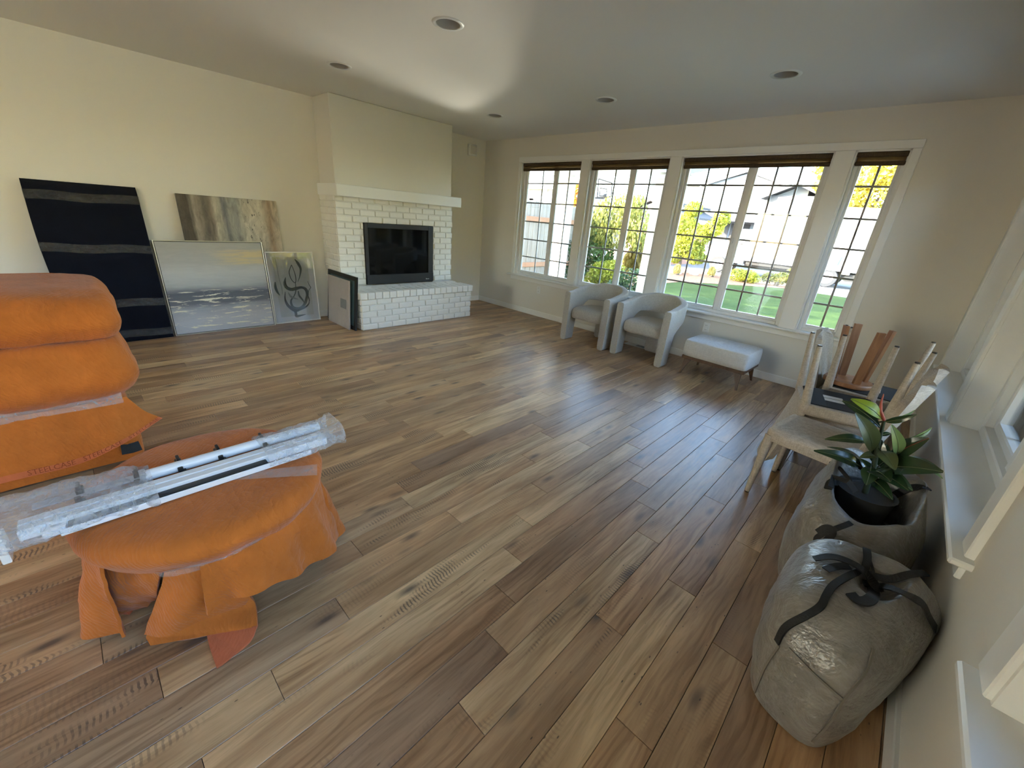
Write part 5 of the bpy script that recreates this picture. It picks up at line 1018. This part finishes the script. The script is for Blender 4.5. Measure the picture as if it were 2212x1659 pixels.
# ---- rubber plant standing in the open bag
LEAFG = N('glossy rubber plant leaf'); cc = LEAFG.coord(); LEAFM = LEAFG.done(LEAFG.bsdf(LEAFG.mix(LEAFG.noise(cc, 9, 3), (.010,.028,.012), (.035,.070,.025)), .22, Specular_IOR_Level=.6))
LEAFO = plain('olive rubber leaf', (.075, .095, .030), .38, None, .25, 9); LEAFL = plain('yellow green young leaf', (.22, .30, .018), .32); LEAFP = plain('pale green leaf', (.15, .22, .07), .4); MIDR = plain('midrib', (.10, .13, .05), .5); MIDRED = plain('red midrib', (.24, .05, .03), .5); STEMM = plain('plant stem', (.030, .048, .026), .6); REDS = plain('red new leaf sheath', (.36, .07, .05), .45)
r = thing('rubber_plant', 'rubber plant with dark glossy leaves standing in the open storage bag', 'plant', (.14, 2.2, .30))
zx = lambda x, y: (1660+x*.2411, 840+y*.2411)
def sp(x, y, yy): return Vector(at_y(*zx(x, y), yy))
MB().lathe([(.085, 0), (.105, .16), (.110, .165), (.098, .165), (.098, .15)], 24, (.145, 2.2, .305)).build('pot', plain('dark pot', (.03, .03, .03), .6), r, 40)
MB().tube([sp(1035, 288, 2.18), sp(985, 480, 2.19), sp(945, 690, 2.2), Vector((.145, 2.2, .44))], [.006, .008, .010, .012], 8).build('stem', STEMM, r, 60)
MB().tube([sp(1038, 285, 2.18), sp(1005, 200, 2.18), sp(1010, 120, 2.18), sp(1032, 45, 2.18)], [.006, .006, .004, .0015], 8).build('leaf_sheath', REDS, r, 60)
def leaf(b, t, wd, yb, yt, m=None, rib=None, roll=0.0, droop=.12):
    p0, p1 = sp(b[0], b[1], yb), sp(t[0], t[1], yt); ax = (p1-p0); ln = ax.length; ax.normalize(); view = (Vector((0, 0, CAM_H))-p0).normalized(); up = Vector((0, 0, 1))
    nrm = (view*.75+up*.55); nrm = (nrm-ax*nrm.dot(ax)).normalized(); nrm = Matrix.Rotation(roll, 3, ax) @ nrm; sd = ax.cross(nrm); G = []; mid = []
    for q in range(12):
        s_ = q/11; w_ = wd*(sin(pi*min(1, s_*.94+.04))**.75)*(1-.25*abs(s_-.42)); c = p0+ax*ln*s_+nrm*(.10*ln*sin(pi*s_)-droop*ln*s_*s_); mid.append(c+nrm*.0012); G.append([c+sd*w_*u+nrm*(abs(u)*w_*.28) for u in (-1, -.66, -.33, 0, .33, .66, 1)])
    lf = thick(MB(), np.array([[tuple(p) for p in rw] for rw in G]), .0012).build('leaf', m or LEAFM, r, smooth=70)
    MB().tube(mid, [.0022]*6+[.0012]*6, 5).build('midrib', rib or MIDR, lf); MB().tube([p0-ax*.02, p0+ax*.01], .0028, 5).build('petiole', STEMM, lf)
for a in (((1010,265),(765,85),.027,2.18,2.14,LEAFL), ((995,345),(680,95),.024,2.19,2.20), ((925,555),(825,235),.036,2.18,2.10,LEAFO), ((895,480),(525,435),.022,2.2,2.12), ((875,740),(460,538),.030,2.2,2.06), ((890,720),(570,490),.018,2.22,2.12,LEAFM,None,.7), ((1045,292),(1312,242),.014,2.18,2.14,LEAFM,None,.9), ((1042,284),(1328,206),.008,2.19,2.22,LEAFP,None,1.1),
          ((1145,590),(1135,345),.024,2.17,2.10,LEAFP), ((1120,610),(1405,440),.034,2.2,2.16,LEAFM,MIDRED), ((1280,440),(1478,355),.010,2.26,2.30,LEAFP,None,.9), ((1150,625),(1545,692),.018,2.18,2.10,LEAFO,None,-.6), ((990,735),(1510,705),.048,2.18,2.06), ((1230,680),(1565,772),.018,2.2,2.14,LEAFP,None,-.7), ((1010,560),(1135,705),.030,2.15,2.06,LEAFO), ((980,760),(1240,880),.032,2.16,2.06), ((900,800),(1105,965),.026,2.16,2.05), ((965,600),(830,605),.018,2.2,2.14,LEAFO),
          ((950,660),(1010,470),.030,2.22,2.2), ((930,720),(1290,890),.034,2.22,2.16), ((905,770),(835,630),.022,2.2,2.16), ((960,640),(1060,500),.034,2.26,2.28), ((990,690),(1180,560),.034,2.28,2.30), ((940,740),(1080,800),.040,2.14,2.04), ((920,700),(880,850),.030,2.14,2.06), ((895,410),(985,400),.012,2.22,2.2), ((1000,420),(1100,395),.010,2.22,2.24)):
    leaf(*a)
